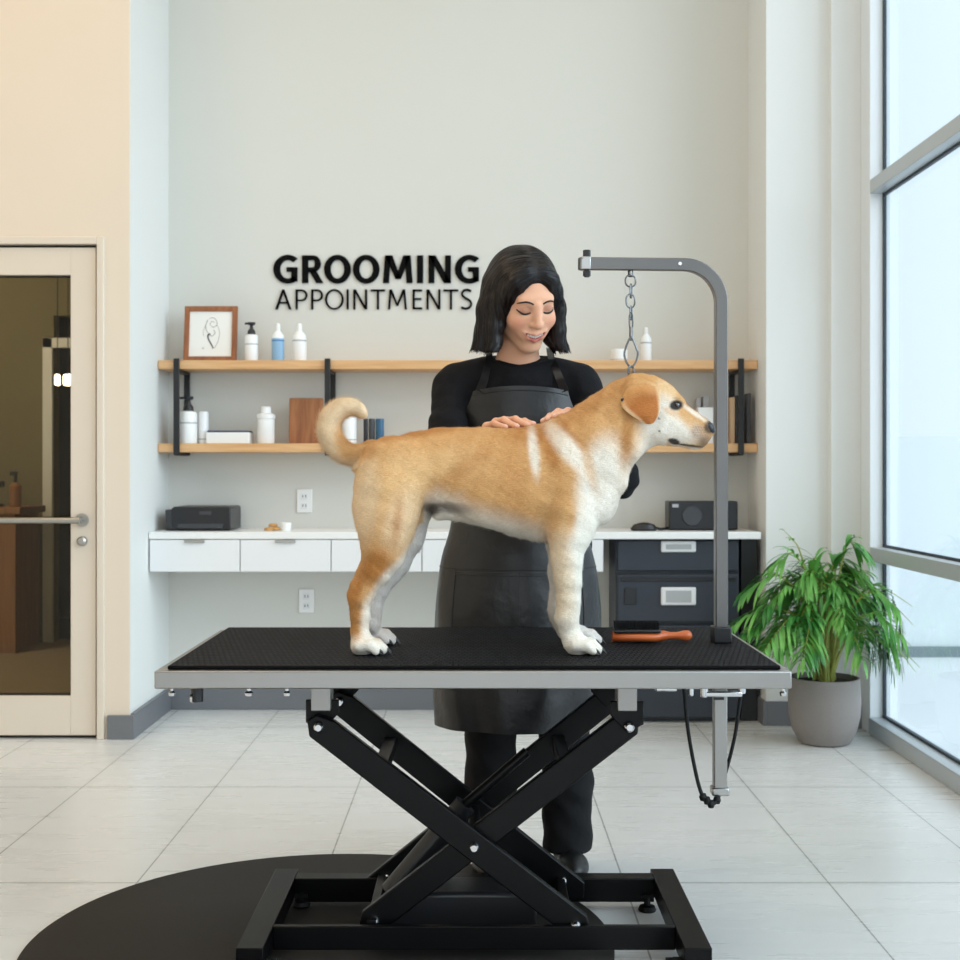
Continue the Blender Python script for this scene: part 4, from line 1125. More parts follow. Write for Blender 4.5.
# coat colours (in photograph reading coordinates, so patches follow the animal)
CX = (Vd[:, 0] * FPX / Vd[:, 1] + VX - 300) * 2.182
CY = (HY - (Vd[:, 2] - CZ) * FPX / Vd[:, 1] - 330) * 2.182
near = DY - Vd[:, 1]
P2 = np.stack([CX, CY, np.zeros_like(CX)], 1)
tan, deep, light, cream, white, dark = rgb(216, 168, 112), rgb(184, 120, 58), rgb(228, 190, 138), rgb(238, 216, 182), rgb(244, 238, 226), rgb(34, 28, 28)
Cd = np.repeat(np.array(tan[:3])[None], len(Vd), 0)
def pb(cx, cy, rx, ry, ang=0.0, soft=.5):
    a = math.radians(ang); u = (CX - cx) * math.cos(a) + (CY - cy) * math.sin(a); v_ = -(CX - cx) * math.sin(a) + (CY - cy) * math.cos(a)
    d = np.sqrt((u / rx) ** 2 + (v_ / ry) ** 2); return 1 - sstep(d, 1 - soft, 1 + soft)
def side(c): return c * 1.0
# light belly and lower flank
bel = np.interp(CX, [100, 300, 380, 480, 560, 640], [500, 352, 385, 415, 440, 440])
Cd = mixc(Cd, light, .7 * pb(215, 330, 95, 60, 0, .6)); Cd = mixc(Cd, light, .5 * pb(340, 290, 60, 35, 0, .6))
Cd = mixc(Cd, deep, .75 * pb(260, 222, 130, 10, -8, .9) * (CY < 260)); Cd = mixc(Cd, deep, .55 * pb(500, 222, 60, 22, 0, .8))
Cd = mixc(Cd, deep, .40 * pb(345, 310, 80, 16, -35, .9)); Cd = mixc(Cd, deep, .28 * pb(470, 340, 26, 80, 0, .8))
Cd = mixc(Cd, white, .92 * sstep(CY - bel, -30, 35) * (CX > 270) * (CX < 640))
# hind leg
Cd = mixc(Cd, cream, .75 * pb(140, 380, 30, 90, 6, .6)); Cd = mixc(Cd, cream, .6 * pb(225, 420, 40, 70, 20, .6))
Cd = mixc(Cd, deep, .55 * pb(212, 420, 10, 55, 8, .9)); Cd = mixc(Cd, deep, .85 * pb(165, 515, 28, 42, 30, .6))
Cd = mixc(Cd, white, .9 * pb(265, 470, 20, 110, 38, .6)); Cd = mixc(Cd, white, .85 * pb(190, 560, 22, 60, 35, .5)); 
Cd = mixc(Cd, deep, .7 * pb(118, 570, 14, 42, 20, .6)); Cd = mixc(Cd, deep, .55 * pb(122, 625, 12, 55, 4, .7))
Cd = mixc(Cd, dark, .30 * pb(130, 600, 7, 9, 0, .8))
Cd = mixc(Cd, white, .8 * pb(150, 650, 17, 60, 0, .5)); Cd = mixc(Cd, white, .95 * sstep(CY, 655, 690) * (CX < 300))
# front legs
Cd = mixc(Cd, light, .6 * pb(560, 440, 28, 70, 0, .6)); Cd = mixc(Cd, deep, .35 * pb(556, 400, 14, 60, 10, .8))
Cd = mixc(Cd, cream, .7 * pb(580, 560, 40, 80, 0, .5)); Cd = mixc(Cd, white, .9 * sstep(CY, 610, 690) * (CX > 480))
Cd = mixc(Cd, white, .9 * pb(612, 520, 12, 120, 0, .6))
# chest, stripe on the shoulder, throat
Cd = mixc(Cd, white, .9 * pb(511, 265, 11, 52, -6, .6))
Cd = mixc(Cd, deep, .65 * pb(545, 262, 14, 50, -22, .7)); Cd = mixc(Cd, white, .85 * pb(590, 262, 22, 70, -40, .55))
Cd = mixc(Cd, deep, .55 * pb(600, 235, 8, 70, -42, .8))
Cd = mixc(Cd, white, .92 * pb(655, 330, 46, 95, 12, .45)); Cd = mixc(Cd, white, .9 * pb(640, 420, 32, 70, 20, .5)); Cd = mixc(Cd, tan, .6 * pb(632, 300, 12, 45, -14, .8))
Cd = mixc(Cd, white, .8 * sstep(CX - np.interp(CY, [200, 260, 330, 400, 470], [752, 735, 692, 655, 600]), -30, 25) * (CY > 195) * (CX < 800))
Cd = mixc(Cd, deep, .6 * pb(712, 235, 12, 50, 6, .7)); Cd = mixc(Cd, deep, .35 * pb(640, 165, 70, 16, -32, .8))
# head
Cd = mixc(Cd, cream, .8 * pb(800, 124, 20, 10, 25, .6)); Cd = mixc(Cd, light, .9 * pb(800, 135, 30, 20, 25, .6))
Cd = mixc(Cd, white, .92 * pb(787, 190, 34, 48, 10, .45)); Cd = mixc(Cd, white, .85 * pb(830, 225, 40, 30, 10, .5))
Cd = mixc(Cd, tan, .75 * pb(845, 190, 12, 30, -25, .7)); Cd = mixc(Cd, tan, .6 * pb(808, 178, 14, 8, 30, .7))
Cd = mixc(Cd, white, .7 * pb(862, 182, 34, 5, 35, .6))
Cd = mixc(Cd, rgb(150, 128, 116), .55 * pb(872, 225, 20, 18, 0, .5)); Cd = mixc(Cd, rgb(92, 84, 84), .6 * pb(886, 244, 18, 12, -30, .5))
Cd = mixc(Cd, white, .8 * pb(868, 261, 22, 5, 0, .5)); 
Cd = mixc(Cd, dark, .96 * pb(816, 243, 13, 6.5, 15, .25)); Cd = mixc(Cd, dark, .9 * pb(850, 252, 34, 2.6, 8, .4))
Cd = mixc(Cd, dark, .98 * pb(821, 164, 15, 11, -12, .25)); Cd = mixc(Cd, dark, .35 * pb(822, 149, 9, 2.5, 10, .5))
for a_, b_ in ((783, 193), (784, 220)): Cd = mixc(Cd, dark, .8 * pb(a_, b_, 2.5, 2.5, 0, .4))
for i in range(5):
    for j in range(4): Cd = mixc(Cd, rgb(70, 58, 54), .35 * pb(858 + i * 6 + (j % 2) * 3, 212 + j * 6, 1.6, 1.6, 0, .5))
Cd = mixc(Cd, dark, .85 * pb(896, 212, 14, 15, 10, .3))
# tail tip and rump, sheath
Cd = mixc(Cd, cream, .8 * (1 - pb(112, 236, 34, 52, 0, .35)) * (CX < 150) * (CY < np.where(CX < 128, 300, 215))); Cd = mixc(Cd, deep, .4 * pb(150, 268, 20, 14, 0, .6))
Cd = mixc(Cd, rgb(96, 84, 84), .6 * pb(330, 388, 45, 12, 6, .6)); Cd = mixc(Cd, rgb(58, 46, 48), .75 * pb(292, 392, 15, 12, 0, .5))
# inner sides of the far legs are white-grey
Cd = mixc(Cd, rgb(226, 220, 214), .85 * (near < -.01) * (CY > 420) * 1.0)
# top of the back seen from the far side keeps the tan coat
mat_coat = vcol('dog_coat', .62, bump=.6, scale=170, stretch=(1, 1, 2.4), spec=.2, var=.10, bdist=.003)
dbody = raw_mesh('body', Vd, Qd, mat_coat, dog, True, None, colors=Cd)
# short coat: fine hairs lying back along the body
nrm = np.zeros(len(dbody.data.vertices) * 3, dtype=np.float32); dbody.data.vertices.foreach_get('normal', nrm); nrm = nrm.reshape(-1, 3).astype(float)
rg = np.random.RandomState(3)
ok = (Vd[:, 2] > ZM + .012) & (Cd.sum(1) > .35)
ix = np.nonzero(ok)[0]; ix = np.concatenate([ix, rg.choice(ix, len(ix) // 2)])
B_ = Vd[ix] + rg.normal(0, .0008, (len(ix), 3)); N_ = nrm[ix]; cx_, cy_ = CX[ix], CY[ix]
flow = np.zeros_like(B_); flow[:, 0] = -1; flow[:, 2] = -.35
lg = (cy_ > 440)[:, None]; flow = np.where(lg, np.array([[-.15, 0, -1.]]), flow)
nk = ((cx_ > 600) & (cy_ < 440))[:, None]; flow = np.where(nk, np.array([[-.6, 0, -.8]]), flow)
tl = (cx_ < 128) & (cy_ < 300)
ctr = np.array([dx(110), DY, dz(215)]); rad = B_ - ctr; tang = np.stack([-rad[:, 2], rad[:, 1] * 0, rad[:, 0]], 1); tang /= np.linalg.norm(tang, axis=1)[:, None] + 1e-6
flow = np.where(tl[:, None], -tang, flow)
flow = flow - N_ * (flow * N_).sum(1)[:, None]; flow /= np.linalg.norm(flow, axis=1)[:, None] + 1e-6
lift = np.where(tl, .75, .30)[:, None]; ln = np.where(tl, .012, np.where(cx_ > 730, .0035, .0062)) * rg.uniform(.6, 1.25, len(ix))
belly = (cy_ > 380) & (cx_ > 260) & (cx_ < 560) & (N_[:, 2] < -.3); ln = np.where(belly, .010, ln); ln = np.where(cy_ > 650, .0028, ln)
dr3 = flow + N_ * lift + rg.normal(0, .14, B_.shape); dr3 /= np.linalg.norm(dr3, axis=1)[:, None]
sd = np.cross(dr3, N_); sd /= np.linalg.norm(sd, axis=1)[:, None] + 1e-6
hwd = .00042
VF = np.stack([B_ - sd * hwd - N_ * .0006, B_ + sd * hwd - N_ * .0006, B_ + dr3 * ln[:, None]], 1).reshape(-1, 3)
FF = np.arange(len(VF)).reshape(-1, 3)
CF = np.repeat(np.clip(Cd[ix] * rg.uniform(.86, 1.16, (len(ix), 1)), 0, 1), 3, 0)
fur = raw_mesh('fur', VF, FF, vcol('dog_hair', .6, spec=.15), dog, True, None, colors=CF)
fur.data.normals_split_custom_set_from_vertices(np.repeat(N_, 3, 0).tolist())
fur['kind'] = 'stuff'
# claws, nose, eyes, ears, collar ring
M['claw'] = pbr('dog_claw', rgb(38, 32, 32), .35, bump=.02); M['nose'] = pbr('dog_nose', rgb(30, 30, 36), .28, bump=.6, scale=600, bdist=.0006)
M['eye'] = pbr('dog_eye', rgb(22, 14, 12), .05, coat=1.0, bump=.0)
for a_, b_ in claws:
    MB().tube([a_, a_.lerp(b_, .55) + Vector((0, 0, .0015)), b_], .0034, 8, scale=[1.1, .8, .2]).build('claw', M['claw'], dog)
nb = MB().lathe([(0, -.011), (.006, -.010), (.0105, -.006), (.012, 0), (.0105, .006), (.006, .0095), (0, .0105)], (0, 0, 0), 24)
nb.v = [(dx(890) + p[0] * 1.25 + p[2] * -.45, DY + p[1] * 1.62, dz(213) + p[2] * 1.45) for p in nb.v]
nb.build('nose', M['nose'], dog, sharp=None)
for sg in (-1, 1):
    ey0 = 2.748
    q = fd.hit((dx(822, ey0), DY + sg * .12, dz(164, ey0)), (0, -sg, 0))
    yy = q.y if q is not None else DY + sg * .04
    MB().lathe([(0, -.0085), (.0052, -.0065), (.0083, -.002), (.0087, 0), (.0083, .002), (.0052, .0065), (0, .0085)], (dx(822, ey0), yy + -sg * .0054, dz(164, ey0)), 24, 'y').build('eye', M['eye'], dog, sharp=None)
    # drop ear: a folded flap
    def surf(cx, cy, off):
        h = fd.hit((dx(cx), DY + sg * .12, dz(cy)), (0, -sg, 0))
        y = h.y if h is not None else DY + sg * .045
        return Vector((dx(cx), y + sg * off, dz(cy)))
    rowsT = [((696, 152), (712, 124), (742, 108), (776, 112)), ((694, 170), (715, 146), (748, 134), (777, 138)), ((708, 186), (728, 170), (754, 160), (777, 160)),
             ((726, 197), (742, 188), (760, 184), (775, 180)), ((742, 206), (750, 203), (760, 201), (769, 196)), ((751, 208), (754, 208), (758, 208), (762, 205))]
    offs = (-.007, .013, .017, .016, .014, .012)
    rows = []
    for rr_, of in zip(rowsT, offs):
        pts_ = smooth_path([surf(a_, b_, of + (.005 if 0 < i < 3 else -.001)) for i, (a_, b_) in enumerate(rr_)], 4)
        rows.append(pts_)
    ncol = len(rows[0]); cols = [smooth_path([r_[c_] for r_ in rows], 4) for c_ in range(ncol)]
    nr = len(cols[0]); V_ = []; F_ = []
    for th in (0, 1):
        for c_ in range(ncol):
            for r_ in range(nr):
                p = cols[c_][r_]; V_.append((p.x, p.y + sg * (.0022 if th == 0 else -.0022), p.z))
    nn = ncol * nr
    for c_ in range(ncol - 1):
        for r_ in range(nr - 1):
            a = c_ * nr + r_; F_.append((a, a + 1, a + nr + 1, a + nr)); F_.append((nn + a, nn + a + nr, nn + a + nr + 1, nn + a + 1))
    bd = [c_ * nr for c_ in range(ncol)] + [(ncol - 1) * nr + r_ for r_ in range(1, nr)] + [c_ * nr + nr - 1 for c_ in range(ncol - 2, -1, -1)] + [r_ for r_ in range(nr - 2, 0, -1)]
    for i in range(len(bd)):
        a, b_ = bd[i], bd[(i + 1) % len(bd)]; F_.append((a, b_, nn + b_, nn + a))
    Ce = []
    for th in (0, 1):
        for c_ in range(ncol):
            for r_ in range(nr):
                e_ = min(c_, ncol - 1 - c_, nr - 1 - r_) / 2.0
                base = np.array(rgb(186, 116, 60)[:3]); ed = np.array(rgb(236, 204, 160)[:3]); dk = np.array(rgb(160, 92, 44)[:3])
                g_ = min(1, e_); k_ = .5 + .5 * math.sin(c_ * .8)
                bb_ = base * (1 - .35 * k_) + dk * .35 * k_; tw = max(0, 1 - r_ / 7.0)
                bb_ = bb_ * (1 - tw) + np.array(tan[:3]) * tw; g_ = max(g_, tw)
                Ce.append(bb_ * g_ + ed * (1 - g_))
    ob = raw_mesh('ear', V_, F_, mat_coat, dog, True, None, colors=np.array(Ce))
    sb = ob.modifiers.new('s', 'SUBSURF'); sb.levels = 1; sb.render_levels = 1
    rc = surf(697, 156, .010)
    MB().lathe([(0, -.003), (.003, -.002), (.0042, 0), (.003, .002), (0, .003)], (rc.x, rc.y, rc.z), 12, 'y').build('ear_button', M['claw'], dog)

# ------------------------------------------------------------------ the groomer
per = thing('person', (.10, 3.43, 0), 'person with dark bob in black sweater and leather apron stroking the dog', 'person')
HC = Vector((.119, 3.338, 1.499))
RH = Matrix.Rotation(math.radians(20), 3, 'Z') @ Matrix.Rotation(math.radians(-5), 3, 'Y') @ Matrix.Rotation(math.radians(30), 3, 'X')
RHn = np.array(RH)
def hp(x, y, z): return tuple(HC + RH @ Vector((x, y, z)))
fb = Field(axis_((-.16, -.01, .005), (-.01, .235, .0022), (.235, .40, .005)),
           axis_((2.765, 2.93, .0022), (2.93, 3.20, .006), (3.20, 3.42, .0022), (3.42, 3.56, .006)),
           axis_((-.002, 1.13, .008), (1.13, 1.21, .0022), (1.21, 1.36, .004), (1.36, 1.63, .0022)))
def he(x, y, z, rx, ry, rz, k=.01, mode='add'): fb.ell(hp(x, y, z), (rx, ry, rz), k, RHn, mode)
def hc(a, b, r1, r2=None, k=.006, mode='add'): fb.cone(hp(*a), hp(*b), r1, r2, k, mode)
# skull, face, jaw
he(0, .018, .035, .074, .092, .084, 0)
he(0, -.028, -.012, .066, .066, .078, .02)
he(0, -.030, -.052, .054, .056, .052, .02)
hc((0, -.072, -.096), (0, -.060, -.100), .0185, .018, .02)
for s_ in (-1, 1):
    hc((s_ * .014, -.070, -.098), (s_ * .052, -.010, -.058), .014, .016, .02)      # jaw line
    he(s_ * .038, -.064, -.030, .024, .021, .021, .022)                        # cheek
    he(s_ * .024, -.070, .030, .022, .012, .009, .02)                         # brow
    he(s_ * .031, -.093, .008, .016, .012, .0105, .010, 'cut')                 # socket
    he(s_ * .031, -.0750, .006, .0160, .0115, .0115, .006)                     # closed lid
    he(s_ * .012, -.092, -.030, .0075, .009, .0065, .005)                      # nostril wing
    hc((s_ * .024, -.086, -.032), (s_ * .037, -.078, -.054), .0014, .0012, .008, 'cut')   # smile fold
    he(s_ * .078, .012, -.004, .008, .018, .029, .006)                         # ear
    he(s_ * .084, .006, -.002, .005, .010, .018, .004, 'cut')
hc((0, -.088, .018), (0, -.104, -.024), .0078, .0105, .012)                    # nose
he(0, -.1045, -.028, .0105, .0095, .0085, .006)
for s_ in (-1, 1): hc((s_ * .0055, -.102, -.0385), (s_ * .0062, -.100, -.033), .0022, .002, .002, 'cut')
# mouth: a smile with a parted slit
he(0, -.078, -.060, .036, .017, .022, .018)
fdir = tuple(RH @ Vector((0, 1, 0)))
def fy(x, z, out):
    h = fb.hit(hp(x, -.14, z), fdir, .14)
    return float(((h - HC) @ RH.to_4x4().to_3x3()).y if False else (RH.transposed() @ (h - HC)).y) - out
def lips(pts): return [(x, fy(x, z, o), z, r) for x, z, o, r in pts]
up = lips([(-.0300, -.0490, -.0010, .0020), (-.016, -.0550, -.0012, .0030), (-.0045, -.0558, -.0010, .0036), (0, -.0566, -.0012, .0033), (.0045, -.0558, -.0010, .0036), (.016, -.0550, -.0012, .0030), (.0300, -.0490, -.0010, .0020)])
lo_ = lips([(-.0300, -.0495, -.0010, .0020), (-.018, -.0655, -.0010, .0038), (0, -.0722, -.0002, .0048), (.018, -.0655, -.0010, .0038), (.0300, -.0495, -.0010, .0020)])
gap = lips([(-.0245, -.0542, .0005, .0022), (-.012, -.0605, .0010, .0040), (0, -.0635, .0012, .0046), (.012, -.0605, .0010, .0040), (.0245, -.0542, .0005, .0022)])
def headchain(pts, k, mode='add'):
    for a, b in zip(pts[:-1], pts[1:]): fb.cone(hp(*a[:3]), hp(*b[:3]), a[3], b[3], k, mode)
headchain(up, .006); headchain(lo_, .006)
headchain(gap, .002, 'cut')
# neck and trunk (under the clothes)
neck_top = hp(0, .030, -.07)
fb.cone((.105, 3.425, 1.29), neck_top, .058, .046, .03)
fb.cone((.105, 3.425, 1.33), hp(0, -.01, -.075), .048, .040, .02)
fb.cone((.105, 3.43, 1.30), (-.055, 3.42, 1.275), .046, .038, .04); fb.cone((.105, 3.43, 1.30), (.265, 3.42, 1.275), .046, .038, .04)
fb.ell((.105, 3.425, 1.16), (.135, .082, .15), .05); fb.ell((.105, 3.435, .99), (.115, .075, .12), .05); fb.ell((.102, 3.45, .85), (.14, .09, .11), .05)
for xx, fx in ((.030, .034), (.205, .236)):
    fb.chain([(xx, 3.45, .84, .075), ((xx + fx) / 2, 3.44, .46, .048), (fx, 3.46, .10, .032)], .03)
    fb.cone((fx, 3.46, .05), (fx + (-.01 if fx < .1 else .01), 3.37, .032), .03, .024, .02)
# arms
fb.chain([(-.070, 3.42, 1.275, .040), (-.085, 3.22, 1.062, .032), (.018, 3.005, 1.118, .021)], .02)
fb.chain([(.275, 3.42, 1.275, .040), (.345, 3.25, 1.045, .032), (.236, 3.02, 1.125, .021)], .02)
# right hand resting on the back
def hand(wrist, mcps, pips, dips, tips, r, thumb):
    w_ = np.array(wrist, float)
    for m_ in mcps: fb.cone(w_, m_, .0165, .0100, .010)
    fb.cone(mcps[0], mcps[-1], .0095, .0100, .008)
    for m_, p_, d_, t_, rr in zip(mcps, pips, dips, tips, r):
        fb.cone(m_, p_, rr * 1.08, rr * 1.02, .0035); fb.cone(p_, d_, rr * 1.02, rr * .94, .0018); fb.cone(d_, t_, rr * .94, rr * .84, .0018)
        fb.ell(p_, (rr * 1.1,) * 3, .002)
    for a, b, ra, rb in thumb: fb.cone(a, b, ra, rb, .006)
def sc(xp, yp, d): return np.array(px(xp, yp, d))
mR = [sc(487, 427, 2.900), sc(496, 422, 2.908), sc(507, 421, 2.912), sc(517, 422, 2.910)]
pR = [sc(494, 423.5, 2.862), sc(504, 420, 2.868), sc(515.5, 419.5, 2.866), sc(524.5, 421.5, 2.862)]
dR = [sc(500.5, 426, 2.832), sc(511, 424.5, 2.832), sc(522.5, 423.5, 2.832), sc(529.5, 423.5, 2.832)]
tR = [sc(505.5, 427, 2.812), sc(517, 426.5, 2.808), sc(527.5, 425, 2.806), sc(533.5, 424, 2.808)]
hand((.020, 3.000, 1.122), mR, pR, dR, tR, [.0072, .0080, .0082, .0078],
     [((.035, 2.97, 1.120), sc(515, 431, 2.91), .012, .0105), (sc(515, 431, 2.91), sc(531, 427, 2.87), .0098, .0085)])
mL = [sc(557, 417, 2.895), sc(565, 413.5, 2.900), sc(574, 413, 2.903), sc(583, 414, 2.905)]
pL = [sc(550, 416.5, 2.858), sc(558, 412, 2.862), sc(568, 411, 2.864), sc(578, 412, 2.864)]
dL = [sc(546, 420, 2.834), sc(551.5, 416.5, 2.832), sc(560, 414, 2.832), sc(570, 413, 2.836)]
tL = [sc(543, 421.0, 2.818), sc(547.5, 419, 2.812), sc(554, 416.5, 2.810), sc(563, 414.5, 2.816)]
hand((.236, 3.02, 1.128), mL, pL, dL, tL, [.0078, .0082, .0080, .0072],
     [((.215, 2.99, 1.120), sc(551, 427, 2.91), .012, .0105), (sc(551, 427, 2.91), sc(541, 428, 2.87), .0098, .0085)])
Vb, Qb = fb.mesh(1)
# skin colours
Lh = (Vb - np.array(HC)) @ RHn     # head coordinates
inh = (np.abs(Lh[:, 0]) < .09) & (Lh[:, 2] > -.13) & (Lh[:, 1] < .03) & (Vb[:, 2] > 1.34)
skin, blush, lip, shade, nail = rgb(232, 178, 146), rgb(224, 140, 114), rgb(186, 88, 84), rgb(196, 134, 102), rgb(236, 190, 172)
Cb = np.repeat(np.array(skin[:3])[None], len(Vb), 0)
def hb(c, r, wgt, col):
    global Cb
    d = np.sqrt(sum(((Lh[:, i] - c[i]) / r[i]) ** 2 for i in range(3)))
    Cb = mixc(Cb, col, wgt * (1 - sstep(d, .5, 1.3)) * inh)
for s_ in (-1, 1):
    hb((s_ * .042, -.070, -.028), (.022, .03, .018), .5, blush)
    hb((s_ * .031, -.085, .009), (.018, .02, .010), .6, rgb(170, 108, 84))
hb((0, -.10, -.028), (.012, .02, .012), .3, blush)
def seg(pts, rad, wgt, col, soft=.35):
    global Cb
    best = np.full(len(Vb), 9.0); J = np.nonzero(inh)[0]; L_ = Lh[J]
    bb = np.full(len(J), 9.0)
    for a, b in zip(pts[:-1], pts[1:]):
        a = np.array(a, float); b = np.array(b, float); ba = b[:3] - a[:3]
        t = np.clip(((L_ - a[:3]) @ ba) / (ba @ ba), 0, 1)
        bb = np.minimum(bb, np.linalg.norm(L_ - a[:3] - t[:, None] * ba, axis=1) / (a[3] + (b[3] - a[3]) * t))
    best[J] = bb
    Cb = mixc(Cb, col, wgt * (1 - sstep(best, rad * (1 - soft), rad * (1 + soft))))
seg(up, 1.5, .9, lip, .25); seg(lo_, 1.4, .9, lip, .25)
seg([(a, b + .003, c, r) for a, b, c, r in gap], .95, .9, rgb(96, 34, 34), .3)
for tset in (tR, tL):
    for t_ in tset:
        d = np.linalg.norm(Vb - np.array(t_) - np.array((0, -.002, .004)), axis=1)
        Cb = mixc(Cb, nail, .8 * (1 - sstep(d, .004, .008)))
    for p_ in (pR if tset is tR else pL):
        d = np.linalg.norm(Vb - np.array(p_), axis=1); Cb = mixc(Cb, blush, .35 * (1 - sstep(d, .004, .016)))
M['skin'] = vcol('skin', .58, bump=.12, scale=500, spec=.25, sss=.12, bdist=.0004)
raw_mesh('body', Vb, Qb, M['skin'], per, True, None, colors=Cb)
# brows, lashes, teeth, earrings
M['hair'] = None
m, N, L, P = nt('dark_hair'); M['hair'] = m
P.inputs['Roughness'].default_value = .36; P.inputs['Specular IOR Level'].default_value = .35
P.inputs['Anisotropic'].default_value = .6
ac = N.new('ShaderNodeVertexColor'); ac.layer_name = 'Col'
nz = N.new('ShaderNodeTexNoise'); nz.inputs['Scale'].default_value = 1.0; nz.inputs['Detail'].default_value = 5
mpn = N.new('ShaderNodeMapping'); mpn.inputs['Scale'].default_value = (260, 90, 1)
L.new(ac.outputs[0], mpn.inputs[0]); L.new(mpn.outputs[0], nz.inputs['Vector'])
rp = N.new('ShaderNodeValToRGB'); e_ = rp.color_ramp.elements; e_[0].position, e_[1].position = .35, .7
e_[0].color, e_[1].color = rgb(11, 7, 8), rgb(34, 21, 20)
L.new(nz.outputs[0], rp.inputs[0]); L.new(rp.outputs[0], P.inputs['Base Color'])
bp = N.new('ShaderNodeBump'); bp.inputs['Strength'].default_value = .5; bp.inputs['Distance'].default_value = .003
L.new(nz.outputs[0], bp.inputs['Height']); L.new(bp.outputs[0], P.inputs['Normal'])
M['brow'] = pbr('brow_hair', rgb(38, 26, 24), .6, bump=.02)
def onface(x, z, lift=.0):
    h = fb.hit(hp(x, -.14, z), fdir, .14)
    return (h if h is not None else Vector(hp(x, -.09, z))) - Vector(fdir) * lift
for s_ in (-1, 1):
    P_ = [onface(s_ * x, z, .0004) for x, z in ((.013, .0245), (.022, .0285), (.033, .0300), (.043, .0265), (.050, .0205))]
    q = smooth_path(P_, 5)
    MB().tube(q, .0022, 8, scale=[.65 + .45 * math.sin(PI * min(1, .15 + .85 * i / (len(q) - 1))) if i < len(q) - 1 else .2 for i in range(len(q))]).build('eyebrow', M['brow'], per, sharp=None)
    P_ = [onface(s_ * x, z, .0006) for x, z in ((.0175, .0015), (.024, -.0012), (.031, -.0024), (.038, -.0012), (.0445, .0022), (.0495, .0050))]
    q = smooth_path(P_, 5)
    MB().tube(q, .0024, 8, scale=[.6 + .6 * math.sin(PI * (.1 + .8 * i / (len(q) - 1))) for i in range(len(q))]).build('eyelashes', M['brow'], per, sharp=None)
    er = Vector(hp(s_ * .083, -.002, -.036))
    MB().lathe([(0, -.0035), (.003, -.002), (.0035, 0), (.003, .002), (0, .0035)], tuple(er), 12).build('earring', M['silver'], per)
tm = MB()
for i in range(-4, 5):
    a = i * .0047; yb = float(np.interp(abs(a), [0, .012, .0235], [gap[2][1], gap[1][1], gap[0][1]])) + .0014
    c0 = hp(a, yb, float(np.interp(abs(a), [0, .012, .0235], [-.0618, -.0592, -.0540])))
    h_ = .0040 - .0002 * abs(i)
    tm.box((c0[0] - .0021, c0[1] - .0016, c0[2] - h_), (c0[0] + .0021, c0[1] + .0016, c0[2] + h_), RH)
tm.build('teeth', M['teeth'], per, .0008)
# hair
fh = Field(axis_((-.045, .275, .0028)), axis_((3.20, 3.50, .0030)), axis_((1.335, 1.66, .0028)))
def hhe(c, r, k=.01, mode='add', rot=True): fh.ell(hp(*c), r, k, RHn if rot else None, mode)
hhe((0, .028, .040), (.088, .103, .090), 0)
hhe((0, .045, .000), (.090, .088, .105), .02)
# side curtains falling to the jaw and flicking outwards
def strand(pts, k=.012): fh.chain(pts, k)
def W(xp, yp, d, r): p = px(xp, yp, d); return (p[0], p[1], p[2], r)
strand([W(494, 285, 3.34, .030), W(489, 310, 3.33, .028), W(486, 332, 3.33, .025), W(482, 344, 3.33, .019), W(475, 350, 3.33, .008)], .02)
strand([W(498, 300, 3.30, .022), W(496, 325, 3.30, .020), W(495, 342, 3.30, .018), W(494, 352, 3.30, .010)], .012)
strand([W(500, 292, 3.38, .034), W(495, 320, 3.39, .034), W(493, 344, 3.39, .022), W(486, 351, 3.38, .010)], .02)
strand([W(549, 285, 3.34, .024), W(556, 310, 3.34, .020), W(557, 330, 3.34, .018), W(559, 342, 3.34, .012), W(566, 347, 3.34, .006)], .02)
strand([W(545, 290, 3.38, .030), W(552, 320, 3.39, .030), W(552, 338, 3.39, .020), W(556, 348, 3.38, .009)], .02)
strand([W(522, 300, 3.43, .05), W(522, 335, 3.44, .045)], .03)
# swept locks framing the forehead
for s_ in (-1, 1):
    strand([(*hp(s_ * .022, -.044, .090), .019), (*hp(s_ * .044, -.046, .068), .018), (*hp(s_ * .061, -.040, .035), .018), (*hp(s_ * .070, -.032, -.005), .017), (*hp(s_ * .071, -.026, -.045), .016)], .02)
# open the face, part the hair
hhe((.000, -.105, -.030), (.061, .074, .090), .008, 'cut')
hhe((.000, -.112, .032), (.047, .066, .053), .008, 'cut')
hhe((-.026, -.098, -.030), (.046, .060, .075), .008, 'cut')
for a, b in (((0, -.090, .100), (0, -.05, .128)), ((0, -.05, .130), (0, .02, .136))): fh.cone(hp(*a), hp(*b), .0032, .002, .006, 'cut')
Xh, Yh, Zh = np.meshgrid(*fh.ax, indexing='ij', sparse=True)
an = np.arctan2(Xh - HC.x, -(Yh - HC.y) + .02)
fh.F += ((.0008 * np.sin(an * 34 + Zh * 14) + .0007 * np.sin(an * 77 + 1.3 + Zh * 25)) * np.clip((1.56 - Zh) * 10, 0, 1)).astype(np.float32)
tip = (1.372 + .006 * np.sin(an * 41) + .004 * np.sin(an * 93 + 1))
fh.F = np.maximum(fh.F, np.clip(tip - Zh, -1, 1).astype(np.float32) * .6)
Vh, Qh = fh.mesh(1)
La_ = (Vh - np.array(HC)) @ RHn
# strand coordinate: around the crown, stored as an attribute for the strand pattern
ang = np.arctan2(La_[:, 0], -(La_[:, 1]) + .015) / 3.2
elev = La_[:, 1] / .2
u_ = np.where(La_[:, 2] > .03, La_[:, 1] * 4.5, ang * 1.0)
bl = sstep(La_[:, 2], -.01, .09)
Ch = np.stack([ang * (1 - bl) + (La_[:, 1] * 3.2 + .3) * bl, La_[:, 2] * .12 * (1 - bl) + bl * La_[:, 0] * .3, bl * 0], 1)
raw_mesh('hair', Vh, Qh, M['hair'], per, True, None, colors=Ch)
